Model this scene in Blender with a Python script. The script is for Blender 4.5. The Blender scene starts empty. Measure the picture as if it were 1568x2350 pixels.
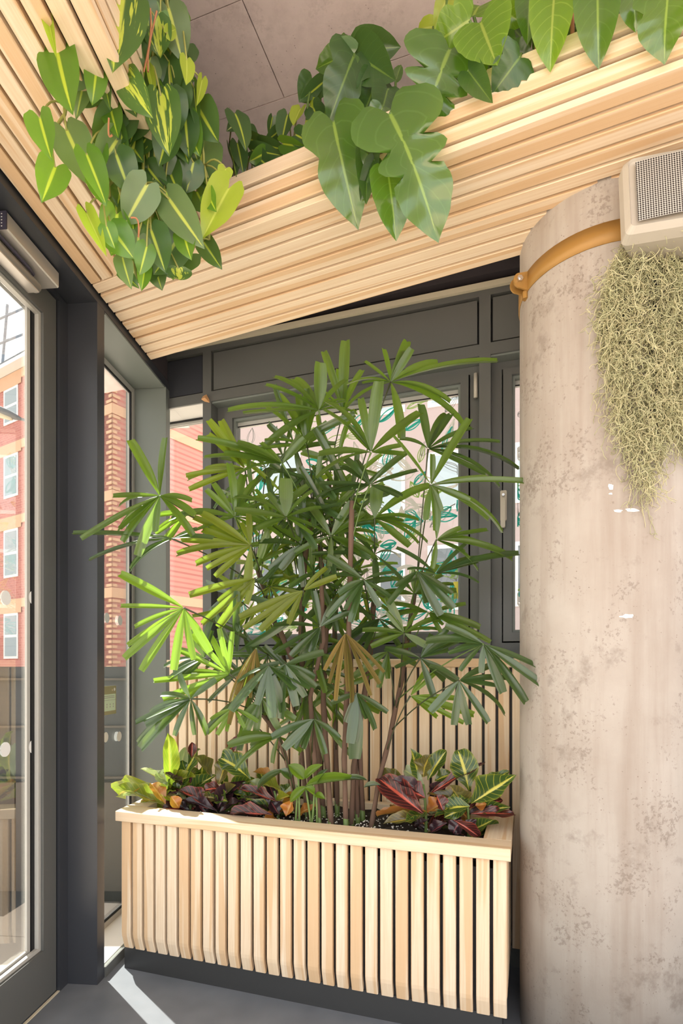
import bpy, math, random
from mathutils import Vector, Matrix

# ------------------------------------------------------------------ camera, world, sun, exposure
sc = bpy.context.scene
C = sc.collection
F, CX, HZ, EH = 1300.0, 784.0, 1530.0, 1.3          # focal length, centre column, horizon row (pixels of 1568x2350), eye height
cam = bpy.data.cameras.new('camera'); camo = bpy.data.objects.new('camera', cam); C.objects.link(camo)
camo.location = (0, 0, EH); camo.rotation_euler = (math.pi/2, 0, 0)
cam.sensor_fit = 'HORIZONTAL'; cam.sensor_width = 36; cam.lens = 36*F/1568
cam.shift_y = (HZ-1175)/1568; cam.clip_start = 0.02; cam.clip_end = 300
sc.camera = camo
w = bpy.data.worlds.new('sky'); sc.world = w; w.use_nodes = True
bg = w.node_tree.nodes['Background']; bg.inputs[0].default_value = (1.0, 0.995, 0.99, 1); bg.inputs[1].default_value = 1.25
sun = bpy.data.lights.new('sun', 'SUN'); suno = bpy.data.objects.new('sun', sun); C.objects.link(suno)
sun.energy = 13.0; sun.angle = math.radians(0.6); sun.color = (1, 0.95, 0.86)
SUN = Vector((0.68, -0.73, -1.12)).normalized()
suno.rotation_euler = SUN.to_track_quat('-Z', 'Y').to_euler(); suno.location = (-6, 8, 12)
sc.view_settings.view_transform = 'Standard'; sc.view_settings.look = 'None'
sc.view_settings.gamma = 1; sc.view_settings.use_curve_mapping = False
sc.view_settings.exposure = 1.1
sc.cycles.max_bounces = 10; sc.cycles.transparent_max_bounces = 16

# ------------------------------------------------------------------ frames of reference
U, N = Vector((.949, -.315, 0)), Vector((.315, .949, 0))               # window wall: along it, away through it
US, NS = Vector((.9135, -.4067, 0)), Vector((.4067, .9135, 0))         # slatted bulkhead over the window wall
V, RR = Vector((.0888, .99605, 0)), Vector((.99605, -.0888, 0))        # door wall: along it (away), across it (into the room)
Z = Vector((0, 0, 1))
def W(a, b, z): return U*a + N*b + Z*z
def S(a, b, z): return US*a + NS*b + Z*z
def L(c, d, z): return RR*c + V*d + Z*z
def P3(x, y, z): return Vector((x, y, z))
def at(px, py, Y): return Vector(((px-CX)/F*Y, Y, EH+(HZ-py)/F*Y))
def at_n(px, py, b, n):
    return at(px, py, b/(n.x*(px-CX)/F+n.y))

# ------------------------------------------------------------------ mesh helpers
class MB:
    def __init__(s): s.v = []; s.f = []; s.uv = []
    def quadbox(s, fr, a0, a1, b0, b1, z0, z1):
        i = len(s.v)
        for z in (z0, z1):
            for a, b in ((a0, b0), (a1, b0), (a1, b1), (a0, b1)): s.v.append(fr(a, b, z))
        for f in ((0, 3, 2, 1), (4, 5, 6, 7), (0, 1, 5, 4), (1, 2, 6, 5), (2, 3, 7, 6), (3, 0, 4, 7)):
            s.f.append([i+k for k in f])
            s.uv.append([(0, 0), (1, 0), (1, 1), (0, 1)])
        return s
    def rings(s, rings, lens, closed=True, caps=True):
        """rings: list of rings of points (same count); uv u along, v round the section (metres)"""
        i = len(s.v); n = len(rings[0])
        for r in rings: s.v.extend(r)
        per = [0]
        for k in range(n): per.append(per[-1]+(rings[0][(k+1) % n]-rings[0][k]).length)
        for j in range(len(rings)-1):
            for k in range(n if closed else n-1):
                k2 = (k+1) % n
                s.f.append([i+j*n+k, i+j*n+k2, i+(j+1)*n+k2, i+(j+1)*n+k])
                s.uv.append([(lens[j], per[k]), (lens[j], per[k+1]), (lens[j+1], per[k+1]), (lens[j+1], per[k])])
        if caps and closed:
            s.f.append([i+k for k in range(n)][::-1]); s.uv.append([(k*.013, k*.017) for k in range(n)])
            m = i+(len(rings)-1)*n
            s.f.append([m+k for k in range(n)]); s.uv.append([(k*.013, k*.017) for k in range(n)])
        return s
    def tube(s, pts, rad, n=6):
        if not hasattr(rad, '__len__'): rad = [rad]*len(pts)
        rings = []; lens = []; l = 0; ref = None
        for j, p in enumerate(pts):
            t = (pts[min(j+1, len(pts)-1)]-pts[max(j-1, 0)])
            t = t.normalized() if t.length > 1e-9 else Vector((0, 0, 1))
            if ref is None: ref = Vector((0, 0, 1)) if abs(t.z) < .9 else Vector((1, 0, 0))
            x = t.cross(ref)
            if x.length < 1e-4: x = t.orthogonal()
            x.normalize(); y = t.cross(x).normalized(); ref = x.cross(t)
            if j: l += (p-pts[j-1]).length
            lens.append(l)
            rings.append([p+(x*math.cos(2*math.pi*k/n)+y*math.sin(2*math.pi*k/n))*rad[j] for k in range(n)])
        return s.rings(rings, lens)
    def grid(s, pts, uvs):
        i = len(s.v); nr, nc = len(pts), len(pts[0])
        for r in pts: s.v.extend(r)
        for a in range(nr-1):
            for b in range(nc-1):
                s.f.append([i+a*nc+b, i+(a+1)*nc+b, i+(a+1)*nc+b+1, i+a*nc+b+1])
                s.uv.append([uvs[a][b], uvs[a+1][b], uvs[a+1][b+1], uvs[a][b+1]])
        return s
    def poly(s, pts):
        i = len(s.v); s.v.extend(pts); s.f.append(list(range(i, i+len(pts)))); s.uv.append([(0, 0)]*len(pts)); return s
    def mesh(s, name, mat=None, smooth=False):
        me = bpy.data.meshes.new(name); me.from_pydata([tuple(p) for p in s.v], [], s.f)
        ul = me.uv_layers.new(name='UVMap').data; k = 0
        for u in s.uv:
            for q in u: ul[k].uv = q; k += 1
        if mat: me.materials.append(mat)
        if smooth: me.polygons.foreach_set('use_smooth', [True]*len(me.polygons))
        me.update(); return me
    def build(s, name, mat, parent=None, smooth=False):
        return link(name, s.mesh(name, mat, smooth), parent)
def link(name, me, parent=None, mw=None):
    o = bpy.data.objects.new(name, me); C.objects.link(o)
    if mw is not None: o.matrix_basis = mw
    if parent is not None:
        o.parent = parent; o.matrix_parent_inverse = WORLD[parent.name].inverted() if parent.name in WORLD else Matrix.Identity(4)
    WORLD[o.name] = (WPAR(parent, o)) if True else None
    return o
WORLD = {}
def WPAR(parent, o): return o.matrix_basis.copy()      # parents are cancelled by matrix_parent_inverse: basis is the world matrix
def tag(o, label, cat, group=None, kind=None):
    if label: o['label'] = label
    if cat: o['category'] = cat
    if group: o['group'] = group
    if kind: o['kind'] = kind
    return o
def thing(name, label, cat, loc, group=None, kind=None):
    o = bpy.data.objects.new(name, None); C.objects.link(o); o.location = loc; o.empty_display_size = .05
    WORLD[o.name] = Matrix.Translation(Vector(loc))
    return tag(o, label, cat, group, kind)
def box(fr, *a): return MB().quadbox(fr, *a)
def orient(P, Q, hint, Lx, Wy, Zs):
    """matrix that lays a leaf mesh (unit length along +X, unit width along Y, face +Z) from P towards Q, facing hint"""
    x = (Q-P).normalized(); z = hint-x*hint.dot(x)
    if z.length < 1e-3: z = x.orthogonal()
    z.normalize(); y = z.cross(x)
    m = Matrix(((x.x*Lx, y.x*Wy, z.x*Zs, P.x), (x.y*Lx, y.y*Wy, z.y*Zs, P.y), (x.z*Lx, y.z*Wy, z.z*Zs, P.z), (0, 0, 0, 1)))
    return m
def octo(w_, t_, c_):
    return [(-w_/2+c_, -t_/2), (w_/2-c_, -t_/2), (w_/2, -t_/2+c_), (w_/2, t_/2-c_), (w_/2-c_, t_/2), (-w_/2+c_, t_/2), (-w_/2, t_/2-c_), (-w_/2, -t_/2+c_)]

# ------------------------------------------------------------------ materials
class NT:
    def __init__(s, name):
        s.m = bpy.data.materials.new(name); s.m.use_nodes = True; s.t = s.m.node_tree
        s.p = s.t.nodes['Principled BSDF']; s.out = s.t.nodes['Material Output']
    def n(s, typ, **kw):
        x = s.t.nodes.new(typ)
        for k, v in kw.items(): setattr(x, k, v)
        return x
    def l(s, a, b): s.t.links.new(a, b)
    def val(s, sock, v):
        if hasattr(v, 'links') or isinstance(v, bpy.types.NodeSocket): s.l(v, sock)
        else: sock.default_value = v
    def math(s, op, a, b=0.0, c=0.0):
        x = s.n('ShaderNodeMath', operation=op); s.val(x.inputs[0], a); s.val(x.inputs[1], b); s.val(x.inputs[2], c); return x.outputs[0]
    def mix(s, f, a, b, bt='MIX'):
        x = s.n('ShaderNodeMix', data_type='RGBA', blend_type=bt)
        s.val(x.inputs[0], f); s.val(x.inputs[6], a); s.val(x.inputs[7], b); return x.outputs[2]
    def noise(s, vec, scale, detail=3, rough=.5):
        x = s.n('ShaderNodeTexNoise'); x.inputs['Scale'].default_value = scale; x.inputs['Detail'].default_value = detail; x.inputs['Roughness'].default_value = rough
        if vec is not None: s.l(vec, x.inputs['Vector'])
        return x.outputs['Fac']
    def ramp(s, f, stops):
        x = s.n('ShaderNodeValToRGB'); s.l(f, x.inputs[0]); e = x.color_ramp.elements
        while len(e) < len(stops): e.new(.5)
        for q, (p, c) in zip(e, stops): q.position = p; q.color = (c[0], c[1], c[2], 1) if hasattr(c, '__len__') else (c, c, c, 1)
        return x.outputs[0]
    def xyz(s, sock):
        x = s.n('ShaderNodeSeparateXYZ'); s.l(sock, x.inputs[0]); return x.outputs
    def comb(s, a, b, c):
        x = s.n('ShaderNodeCombineXYZ'); s.val(x.inputs[0], a); s.val(x.inputs[1], b); s.val(x.inputs[2], c); return x.outputs[0]
    def tc(s, k='Object'): return s.n('ShaderNodeTexCoord').outputs[k]
    def rnd(s): return s.n('ShaderNodeObjectInfo').outputs['Random']
    def bump(s, h, st, dist=.01):
        x = s.n('ShaderNodeBump'); x.inputs['Strength'].default_value = st; x.inputs['Distance'].default_value = dist
        s.l(h, x.inputs['Height']); s.l(x.outputs[0], s.p.inputs['Normal'])
    def set(s, col=None, rough=None, metal=None, spec=None):
        if col is not None: s.val(s.p.inputs['Base Color'], col if isinstance(col, bpy.types.NodeSocket) else (*col, 1))
        if rough is not None: s.val(s.p.inputs['Roughness'], rough)
        if metal is not None: s.p.inputs['Metallic'].default_value = metal
        if spec is not None: s.p.inputs['Specular IOR Level'].default_value = spec
        return s.m
def c4(r, g, b): return (r, g, b, 1)
def plain(name, col, rough=.5, metal=0, spec=.5):
    t = NT(name)
    nz = t.noise(t.tc(), 9, 4)
    return t.set(t.mix(t.math('MULTIPLY', nz, .22), c4(*col), c4(*[x*.72 for x in col])), rough, metal, spec)
def mk_wood():
    t = NT('pale_timber'); uv = t.xyz(t.tc('UV')); r = t.rnd()
    r50 = t.math('MULTIPLY', r, 91.0)
    v1 = t.comb(t.math('MULTIPLY', uv[0], 1.1), t.math('MULTIPLY', uv[1], 34.0), r50)
    grain = t.noise(v1, 4.0, 5, .62)
    fine = t.noise(t.comb(t.math('MULTIPLY', uv[0], 5.0), t.math('MULTIPLY', uv[1], 260.0), r50), 3.0, 2)
    heart = t.noise(t.comb(t.math('MULTIPLY', uv[0], .55), t.math('MULTIPLY', uv[1], 15.0), t.math('ADD', r50, 7.0)), 1.6, 2, .45)
    tint = t.mix(r, c4(.86, .735, .575), c4(.83, .67, .485))
    col = t.mix(t.ramp(grain, [(.35, 0), (.75, 1)]), tint, c4(.74, .56, .375))
    # heartwood streaks: more of them on some boards than on others
    thr = t.math('SUBTRACT', heart, t.math('MULTIPLY', t.math('FRACT', t.math('MULTIPLY', r, 7.31)), .12))
    col = t.mix(t.math('MULTIPLY', t.ramp(thr, [(.45, 0), (.50, 1)]), .62), col, c4(.64, .385, .18))
    col = t.mix(t.math('MULTIPLY', fine, .28), col, c4(.58, .38, .21))
    t.bump(fine, .12, .002)
    return t.set(col, .52, 0, .35)
def mk_concrete(name, base, dark, seed, streak=True):
    t = NT(name); o = t.tc(); q = t.xyz(o)
    big = t.noise(t.comb(t.math('ADD', q[0], seed), q[1], q[2]), 3.2, 6, .62)
    st = t.noise(t.comb(t.math('MULTIPLY', q[0], 14.0), t.math('MULTIPLY', q[1], 14.0), t.math('MULTIPLY', q[2], 1.1 if streak else 14.0)), 1.0, 5, .6)
    mid = t.noise(o, 19, 6, .7)
    vo = t.n('ShaderNodeTexVoronoi'); t.l(o, vo.inputs['Vector']); vo.inputs['Scale'].default_value = 62
    pit = t.ramp(vo.outputs['Distance'], [(.06, 1), (.13, 0)])
    gate = t.ramp(t.noise(o, 8, 3), [(.52, 0), (.6, 1)])
    col = t.mix(t.ramp(big, [(.34, 0), (.68, 1)]), c4(*base), c4(*[a*.6+b*.4 for a, b in zip(base, dark)]))
    col = t.mix(t.math('MULTIPLY', t.ramp(st, [(.46, 0), (.75, 1)]), .62), col, c4(*dark))
    blot = t.ramp(t.math('MULTIPLY', mid, t.noise(o, 5, 3)), [(.29, 0), (.40, 1)])
    col = t.mix(t.math('MULTIPLY', blot, .45 if streak else .2), col, c4(*[x*.62 for x in dark]))
    spk = t.noise(o, 75, 4, .7)
    col = t.mix(t.math('MULTIPLY', t.ramp(t.math('MULTIPLY', spk, t.noise(o, 6, 4, .6)), [(.315, 0), (.36, 1)]), .42 if streak else .12), col, c4(.14, .10, .075))
    col = t.mix(t.math('MULTIPLY', t.math('MULTIPLY', pit, gate), .8), col, c4(.16, .11, .08))
    t.bump(t.math('SUBTRACT', mid, t.math('MULTIPLY', pit, .8)), .18, .004)
    return t.set(col, .55, 0, .4)
def mk_leaf(name, top, under, trans=.35, rough=.32, vein=None, veinfreq=0, mid=None, midw=.05, patch=None, gloss=.06, var=.35, rib_shade=False):
    """leaf: diffuse + translucent + a waxy gloss. uv: u 0..1 along, v -.5...5 across"""
    t = NT(name); uv = t.xyz(t.tc('UV')); r = t.rnd()
    av = t.math('ABSOLUTE', uv[1])
    nz = t.noise(t.comb(t.math('MULTIPLY', uv[0], 2.0), t.math('MULTIPLY', uv[1], 3.0), t.math('MULTIPLY', r, 63.0)), 2.2, 3)
    col = t.mix(t.math('MULTIPLY', r, var), c4(*top), c4(*[x*.45 for x in top]))
    col = t.mix(t.math('MULTIPLY', nz, .35), col, c4(*under))
    if rib_shade:
        rb_ = t.math('SINE', t.math('MULTIPLY', uv[1], 2*math.pi*6.0))
        col = t.mix(t.math('MULTIPLY', t.ramp(rb_, [(.55, 0), (.95, 1)]), .38), col, c4(*[x*.38 for x in top]))  # darker stripes paint the shade between the pleats
    if patch is not None:
        pz = t.noise(t.comb(t.math('MULTIPLY', uv[0], 1.3), t.math('MULTIPLY', uv[1], 6.0), t.math('MULTIPLY', r, 41.0)), 2.0, 3)
        lim = t.math('SUBTRACT', pz, t.math('MULTIPLY', av, .55))
        col = t.mix(t.ramp(lim, [(.44, 0), (.47, 1)]), col, c4(*patch))
    if vein is not None:
        ph = t.math('SINE', t.math('MULTIPLY', t.math('SUBTRACT', uv[0], t.math('MULTIPLY', av, .55)), veinfreq*2*math.pi))
        vm = t.ramp(ph, [(.91, 0), (1.0, 1)])
        col = t.mix(t.math('MULTIPLY', vm, .75), col, c4(*vein))
        edge = t.ramp(av, [(.40, 0), (.5, 1)])
        col = t.mix(t.math('MULTIPLY', edge, .3), col, c4(*vein))
    if mid is not None:
        mm = t.ramp(av, [(midw*.5, 1), (midw, 0)])
        col = t.mix(mm, col, c4(*mid))
    d = t.n('ShaderNodeBsdfDiffuse'); t.l(col, d.inputs[0])
    tr = t.n('ShaderNodeBsdfTranslucent'); t.l(t.mix(.55, col, c4(.5, .85, .05), 'MIX') if trans > .2 else col, tr.inputs[0])
    m1 = t.n('ShaderNodeMixShader'); m1.inputs[0].default_value = trans; t.l(d.outputs[0], m1.inputs[1]); t.l(tr.outputs[0], m1.inputs[2])
    g = t.n('ShaderNodeBsdfGlossy'); g.inputs['Roughness'].default_value = rough; g.inputs[0].default_value = (1, 1, 1, 1)
    lw = t.n('ShaderNodeLayerWeight'); lw.inputs[0].default_value = .25
    ff = t.math('ADD', t.math('MULTIPLY', lw.outputs['Fresnel'], .24), gloss*.6)
    m2 = t.n('ShaderNodeMixShader'); t.l(ff, m2.inputs[0]); t.l(m1.outputs[0], m2.inputs[1]); t.l(g.outputs[0], m2.inputs[2])
    t.l(m2.outputs[0], t.out.inputs[0]); t.t.nodes.remove(t.p)
    return t.m
def mk_glass(name, tint=(1, 1, 1), refl=.5):
    t = NT(name)
    tr = t.n('ShaderNodeBsdfTransparent'); tr.inputs[0].default_value = (*tint, 1)
    g = t.n('ShaderNodeBsdfGlossy'); g.inputs['Roughness'].default_value = .01
    lw = t.n('ShaderNodeLayerWeight'); lw.inputs[0].default_value = .35
    m = t.n('ShaderNodeMixShader'); t.l(t.math('MULTIPLY', lw.outputs['Fresnel'], refl), m.inputs[0]); t.l(tr.outputs[0], m.inputs[1]); t.l(g.outputs[0], m.inputs[2])
    t.l(m.outputs[0], t.out.inputs[0]); t.t.nodes.remove(t.p); return t.m
def mk_brick():
    t = NT('red_brick'); uv = t.tc('UV')
    b = t.n('ShaderNodeTexBrick'); t.l(uv, b.inputs['Vector']); b.inputs['Scale'].default_value = 2.8
    b.inputs['Color1'].default_value = c4(.50, .19, .16); b.inputs['Color2'].default_value = c4(.42, .14, .12); b.inputs['Mortar'].default_value = c4(.50, .25, .20)
    b.inputs['Mortar Size'].default_value = .03
    return t.set(b.outputs[0], .85)
def mk_floor():
    t = NT('grey_slab'); o = t.tc(); a = t.noise(o, 5, 7, .65); b = t.noise(o, 40, 4, .6)
    col = t.mix(t.ramp(a, [(.32, 0), (.7, 1)]), c4(.125, .142, .168), c4(.19, .21, .24))
    col = t.mix(t.math('MULTIPLY', b, .4), col, c4(.10, .10, .11))
    t.bump(b, .1, .003); return t.set(col, .42, 0, .4)
M = {}
M['wood'] = mk_wood()
M['column'] = mk_concrete('cast_concrete', (.43, .385, .34), (.27, .205, .16), 3.0)
M['slab'] = mk_concrete('ceiling_concrete', (.75, .63, .605), (.57, .46, .45), 9.0, False)
M['floor'] = mk_floor()
M['frame'] = plain('grey_powder_coat', (.10, .103, .098), .38)
M['frame_l'] = plain('grey_green_coat', (.17, .19, .175), .42)
M['frame_b'] = plain('blue_grey_coat', (.038, .041, .049), .36)
M['black'] = plain('black_gasket_shade', (.008, .008, .009), .7)
M['dark'] = plain('black_board', (.018, .017, .018), .6)
M['plinth'] = plain('dark_metal_plinth', (.035, .036, .037), .45)
M['void'] = plain('aubergine_paint', (.05, .042, .048), .8)
M['cream'] = plain('cream_strip', (.62, .56, .42), .6)
M['bead'] = plain('pale_grey_bead', (.42, .41, .38), .4)
M['white'] = plain('white_plastic', (.82, .82, .80), .4)
M['soffit'] = plain('pale_soffit', (.72, .71, .68), .7)
M['silver'] = plain('satin_aluminium', (.62, .58, .53), .33, .55)
M['purple'] = plain('dark_end_cap', (.05, .045, .07), .5)
M['brass'] = plain('ochre_strap', (.36, .19, .045), .45, .2)
M['steel'] = plain('bright_steel', (.7, .7, .72), .22, 1)
M['ivory'] = plain('ivory_case', (.50, .455, .385), .45)
M['grille'] = plain('grey_mesh', (.46, .45, .43), .5, .3)
M['hole'] = plain('grille_hole', (.03, .028, .026), .8)
M['glass'] = mk_glass('clear_glass', (.97, .985, .975), .55)
M['glass2'] = mk_glass('back_window_glass', (.97, .985, .98), .35)
M['brick'] = mk_brick()
M['tanbrick'] = plain('tan_brick', (.66, .42, .27), .85)
M['slate'] = plain('roof_slate', (.16, .165, .175), .7)
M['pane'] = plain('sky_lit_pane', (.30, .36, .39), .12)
M['render'] = plain('pink_render', (.33, .265, .255), .85)
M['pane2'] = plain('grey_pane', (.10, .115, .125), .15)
M['paving'] = plain('buff_paving', (.52, .44, .37), .8)
M['fence'] = plain('charcoal_fence', (.055, .056, .058), .6)
M['fenceplank'] = plain('weathered_plank', (.14, .115, .095), .8)
M['soil'] = plain('dark_soil', (.028, .019, .013), .95)
M['perlite'] = plain('perlite', (.8, .77, .72), .9)
M['liner'] = plain('planter_liner', (.012, .012, .013), .35)
M['cane'] = plain('fibrous_cane', (.13, .075, .05), .85)
M['canegreen'] = plain('green_cane', (.13, .20, .05), .5)
M['petiole'] = plain('green_petiole', (.10, .17, .035), .45)
M['petdark'] = plain('dark_petiole', (.045, .055, .02), .45)
M['vine'] = plain('vine_stem', (.30, .30, .075), .5)
M['root'] = plain('aerial_root', (.42, .17, .08), .7)
M['moss'] = plain('grey_green_moss', (.50, .49, .28), .85)
M['moss2'] = plain('straw_moss', (.62, .57, .34), .85)
M['cable'] = plain('black_cable', (.015, .015, .015), .5)
M['teal'] = plain('teal_print', (.04, .55, .47), .6); M['lime'] = plain('lime_print', (.45, .66, .22), .6); M['whiteprint'] = plain('white_print', (.9, .9, .88), .6); M['greyprint'] = plain('grey_print', (.35, .36, .36), .6); M['yellowprint'] = plain('yellow_print', (.85, .75, .10), .6)
M['olive'] = plain('olive_card', (.34, .33, .19), .6); M['mint'] = plain('mint_card', (.62, .78, .60), .6)
M['blue'] = plain('blue_tarp', (.10, .35, .62), .6)
M['scaf'] = plain('scaffold_tube', (.25, .28, .33), .5, .4)
# ------------------------------------------------------------------ the room
def struct(name, loc=(0, 0, 0)): return thing(name, None, None, loc, kind='structure')
fl = MB().quadbox(L, -1.42, 4.2, .25, 3.35, -.12, 0).build('floor', M['floor']); fl['kind'] = 'structure'
ce = MB().quadbox(W, -2.06, 3.4, -.8, 3.75, 3.515, 3.75).build('ceiling', M['slab']); ce['kind'] = 'structure'
for a0, a1, b0, b1 in ((-2.06, -.9, -.8, 1.67), (-2.06, -.9, 1.67, 2.01), (-.9, 1.0, -.8, 2.01), (1.0, 3.4, -.8, 2.01), (-2.06, .35, 2.01, 3.75), (.35, 3.4, 2.01, 3.75)):
    box(W, a0+.002, a1-.002, b0+.002, b1-.002, 3.5, 3.514).build('ceiling_panel', M['slab'], ce)

box(W, -3.3, -2.062, 3.0, 3.75, 3.515, 3.75).build('added_sun_block', M['slab'], ce)  # unseen block added to keep direct sun off the window wall
# door wall: header, fascia, posts
wl = struct('wall_left', L(-1.3, 2.24, 0))
box(L, -1.42, -1.199, -1.0, 2.985, 2.79, 2.83).build('header', M['frame_b'], wl)
box(L, -1.42, -1.21, -1.0, 2.985, 2.83, 3.5).build('upper_wall', M['void'], wl)
box(L, -1.42, -1.199, 2.215, 2.272, 0, 2.789).build('post', M['frame_b'], wl)
box(L, -1.42, -1.199, 2.92, 2.975, 0, 2.789).build('post', M['frame_l'], wl)
box(L, -1.39, -1.202, 2.285, 2.91, 2.7815, 2.7895).build('head_lining', M['frame_l'], wl)  # lighter tone paints daylight on this stretch of the header underside
t1 = box(L, -1.335, -1.325, .2, 2.16, 0, .004).build('trim_1', M['cream']); t1['kind'] = 'structure'

def pane(fr, mat, parent, *a):
    return box(fr, *a).build('glass_pane', mat, parent)
def disc(fr3, c, r, n=20):
    return MB().poly([fr3(c[0], c[1]+math.cos(2*math.pi*k/n)*r, c[2]+math.sin(2*math.pi*k/n)*r) for k in range(n)])
# narrow window beside the door
w1 = struct('window_1', L(-1.385, 2.6, 0))
pane(L, M['glass'], w1, -1.391, -1.385, 2.29, 2.905, .05, 2.775)
for d0, d1, z0, z1 in ((2.273, 2.298, .04, 2.79), (2.893, 2.919, .04, 2.79), (2.298, 2.893, .04, .07), (2.298, 2.893, 2.755, 2.789)):
    box(L, -1.40, -1.372, d0, d1, z0, z1).build('glazing_bead', M['bead'], w1)
for d0, d1, z0, z1 in ((2.882, 2.893, .07, 2.755), (2.298, 2.306, .07, 2.755), (2.306, 2.882, .07, .078), (2.306, 2.882, 2.745, 2.755)):
    box(L, -1.384, -1.376, d0, d1, z0, z1).build('gasket', M['black'], w1)
box(L, -1.372, -1.20, 2.273, 2.919, .003, .04).build('sill', M['frame_l'], w1)
box(L, -1.372, -1.215, 2.28, 2.912, .04, .043).build('sunlit_sill_top', M['soffit'], w1)  # pale sheet stands in for sun falling on the sill
box(L, -1.199, -1.193, 2.273, 2.919, .0, .043).build('sill_edge', M['frame'], w1)
for px, py in ((246, 1418), (276, 1424), (243, 1692), (274, 1690)):
    d = (-1.383*(RR.x+(px-CX)/F*.0888) )  # placed below on the glass plane
    k = (px-CX)/F; dd = -1.383*(RR.x-k*RR.y)/(k*V.y-V.x)
    p = L(-1.383, dd, 0); z = EH+(HZ-py)/F*p.y
    disc(L, (-1.3835, dd, z), .025).build('glass_dot', M['white'], w1)
nc = box(L, -1.3845, -1.3835, 2.585, 2.74, 1.065, 1.205).build('notice_card', M['olive'], w1)
box(L, -1.3833, -1.383, 2.585, 2.732, 1.083, 1.165).build('notice_sheet', M['mint'], nc)
for z in (1.157, 1.149): box(L, -1.3828, -1.3826, 2.60, 2.72, z-.003, z).build('notice_text', M['greyprint'], nc)
box(L, -1.3828, -1.3826, 2.585, 2.732, 1.135, 1.1365).build('notice_rule', M['greyprint'], nc)
for k in range(4):
    for z in (1.115, 1.103): disc(L, (-1.3826, 2.615+.031*k, z), .004, 10).build('notice_mark', M['greyprint'], nc)
disc(L, (-1.383, 2.722, 1.187), .008, 12).build('notice_logo', M['white'], nc)
disc(L, (-1.383, 2.700, 1.184), .006, 5).build('notice_logo', M['cream'], nc)
# glazed door
dr = struct('door_1', L(-1.36, 1.6, 0))
box(L, -1.40, -1.325, 2.158, 2.2145, 0, 2.785).build('jamb', M['frame_b'], dr)
box(L, -1.40, -1.345, 2.147, 2.158, .005, 2.785).build('gasket', M['black'], dr)
box(L, -1.40, -1.325, -.5, 2.158, 2.765, 2.789).build('door_head', M['frame_b'], dr)
box(L, -1.395, -1.333, 2.065, 2.146, .012, 2.76).build('stile', M['frame'], dr)
box(L, -1.395, -1.333, .05, 2.065, .012, .209).build('bottom_rail', M['frame'], dr)
box(L, -1.395, -1.333, .05, 2.065, 2.66, 2.76).build('top_rail', M['frame'], dr)
box(L, -1.360, -1.344, 2.050, 2.0645, .223, 2.646).build('glazing_bead', M['bead'], dr)
box(L, -1.360, -1.344, .05, 2.0645, .21, .223).build('glazing_bead', M['bead'], dr)
box(L, -1.360, -1.344, .05, 2.0645, 2.646, 2.6595).build('glazing_bead', M['bead'], dr)
box(L, -1.364, -1.3605, 2.036, 2.062, .213, 2.655).build('gasket', M['black'], dr)
box(L, -1.373, -1.3645, 2.012, 2.03, .213, 2.655).build('spacer', M['bead'], dr)
box(L, -1.373, -1.3645, .05, 2.012, .213, .232).build('spacer', M['bead'], dr)
box(L, -1.373, -1.3645, 2.031, 2.040, .213, 2.655).build('gasket', M['black'], dr)
pane(L, M['glass'], dr, -1.3755, -1.374, .05, 2.062, .21, 2.658)
for px, py in ((14, 1372), (70, 1372), (13, 1720), (70, 1713)):
    k = (px-CX)/F; dd = -1.3735*(RR.x-k*RR.y)/(k*V.y-V.x)
    p = L(-1.3735, dd, 0); z = EH+(HZ-py)/F*p.y
    disc(L, (-1.3632 if px > 50 else -1.3735, dd, z), .026).build('glass_dot', M['white'], dr)  # the right-hand pair are reflections of the dots, drawn as discs
# door operator over the door
op = thing('door_operator', 'long satin metal door closer box under the header', 'door closer', L(-1.29, 1.89, 2.72))
def chbox(fr, a0, a1, b0, b1, z0, z1, c):
    m = MB(); sec = [(a0+c, z0), (a1-c, z0), (a1, z0+c), (a1, z1-c), (a1-c, z1), (a0+c, z1), (a0, z1-c), (a0, z0+c)]
    m.rings([[fr(a, b, z) for a, z in sec] for b in (b0, b1)], [0, b1-b0]); return m
chbox(L, -1.332, -1.25, 1.744, 2.03, 2.726, 2.785, .004).build('operator_case', M['silver'], op)
ec = box(L, -1.331, -1.2505, 1.738, 1.744, 2.727, 2.784).build('end_cap', M['purple'], op)
for i in range(4):
    for j in range(5):
        box(L, -1.322+.018*i, -1.318+.018*i, 1.7375, 1.738, 2.733+.01*j, 2.736+.01*j).build('vent_dot', M['white'], ec)
MB().tube([L(-1.302, 1.2, 2.692), L(-1.302, 1.975, 2.692)], .02, 12).build('slide_rail', M['silver'], op, True)
MB().tube([L(-1.28, 1.3, 2.712), L(-1.28, 1.90, 2.712), L(-1.285, 1.93, 2.712), L(-1.30, 1.94, 2.705)], .006, 6).build('closer_arm', M['purple'], op)
box(L, -1.332, -1.29, 1.2, 1.97, 2.672, 2.679).build('rail_plate', M['silver'], op)

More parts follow.
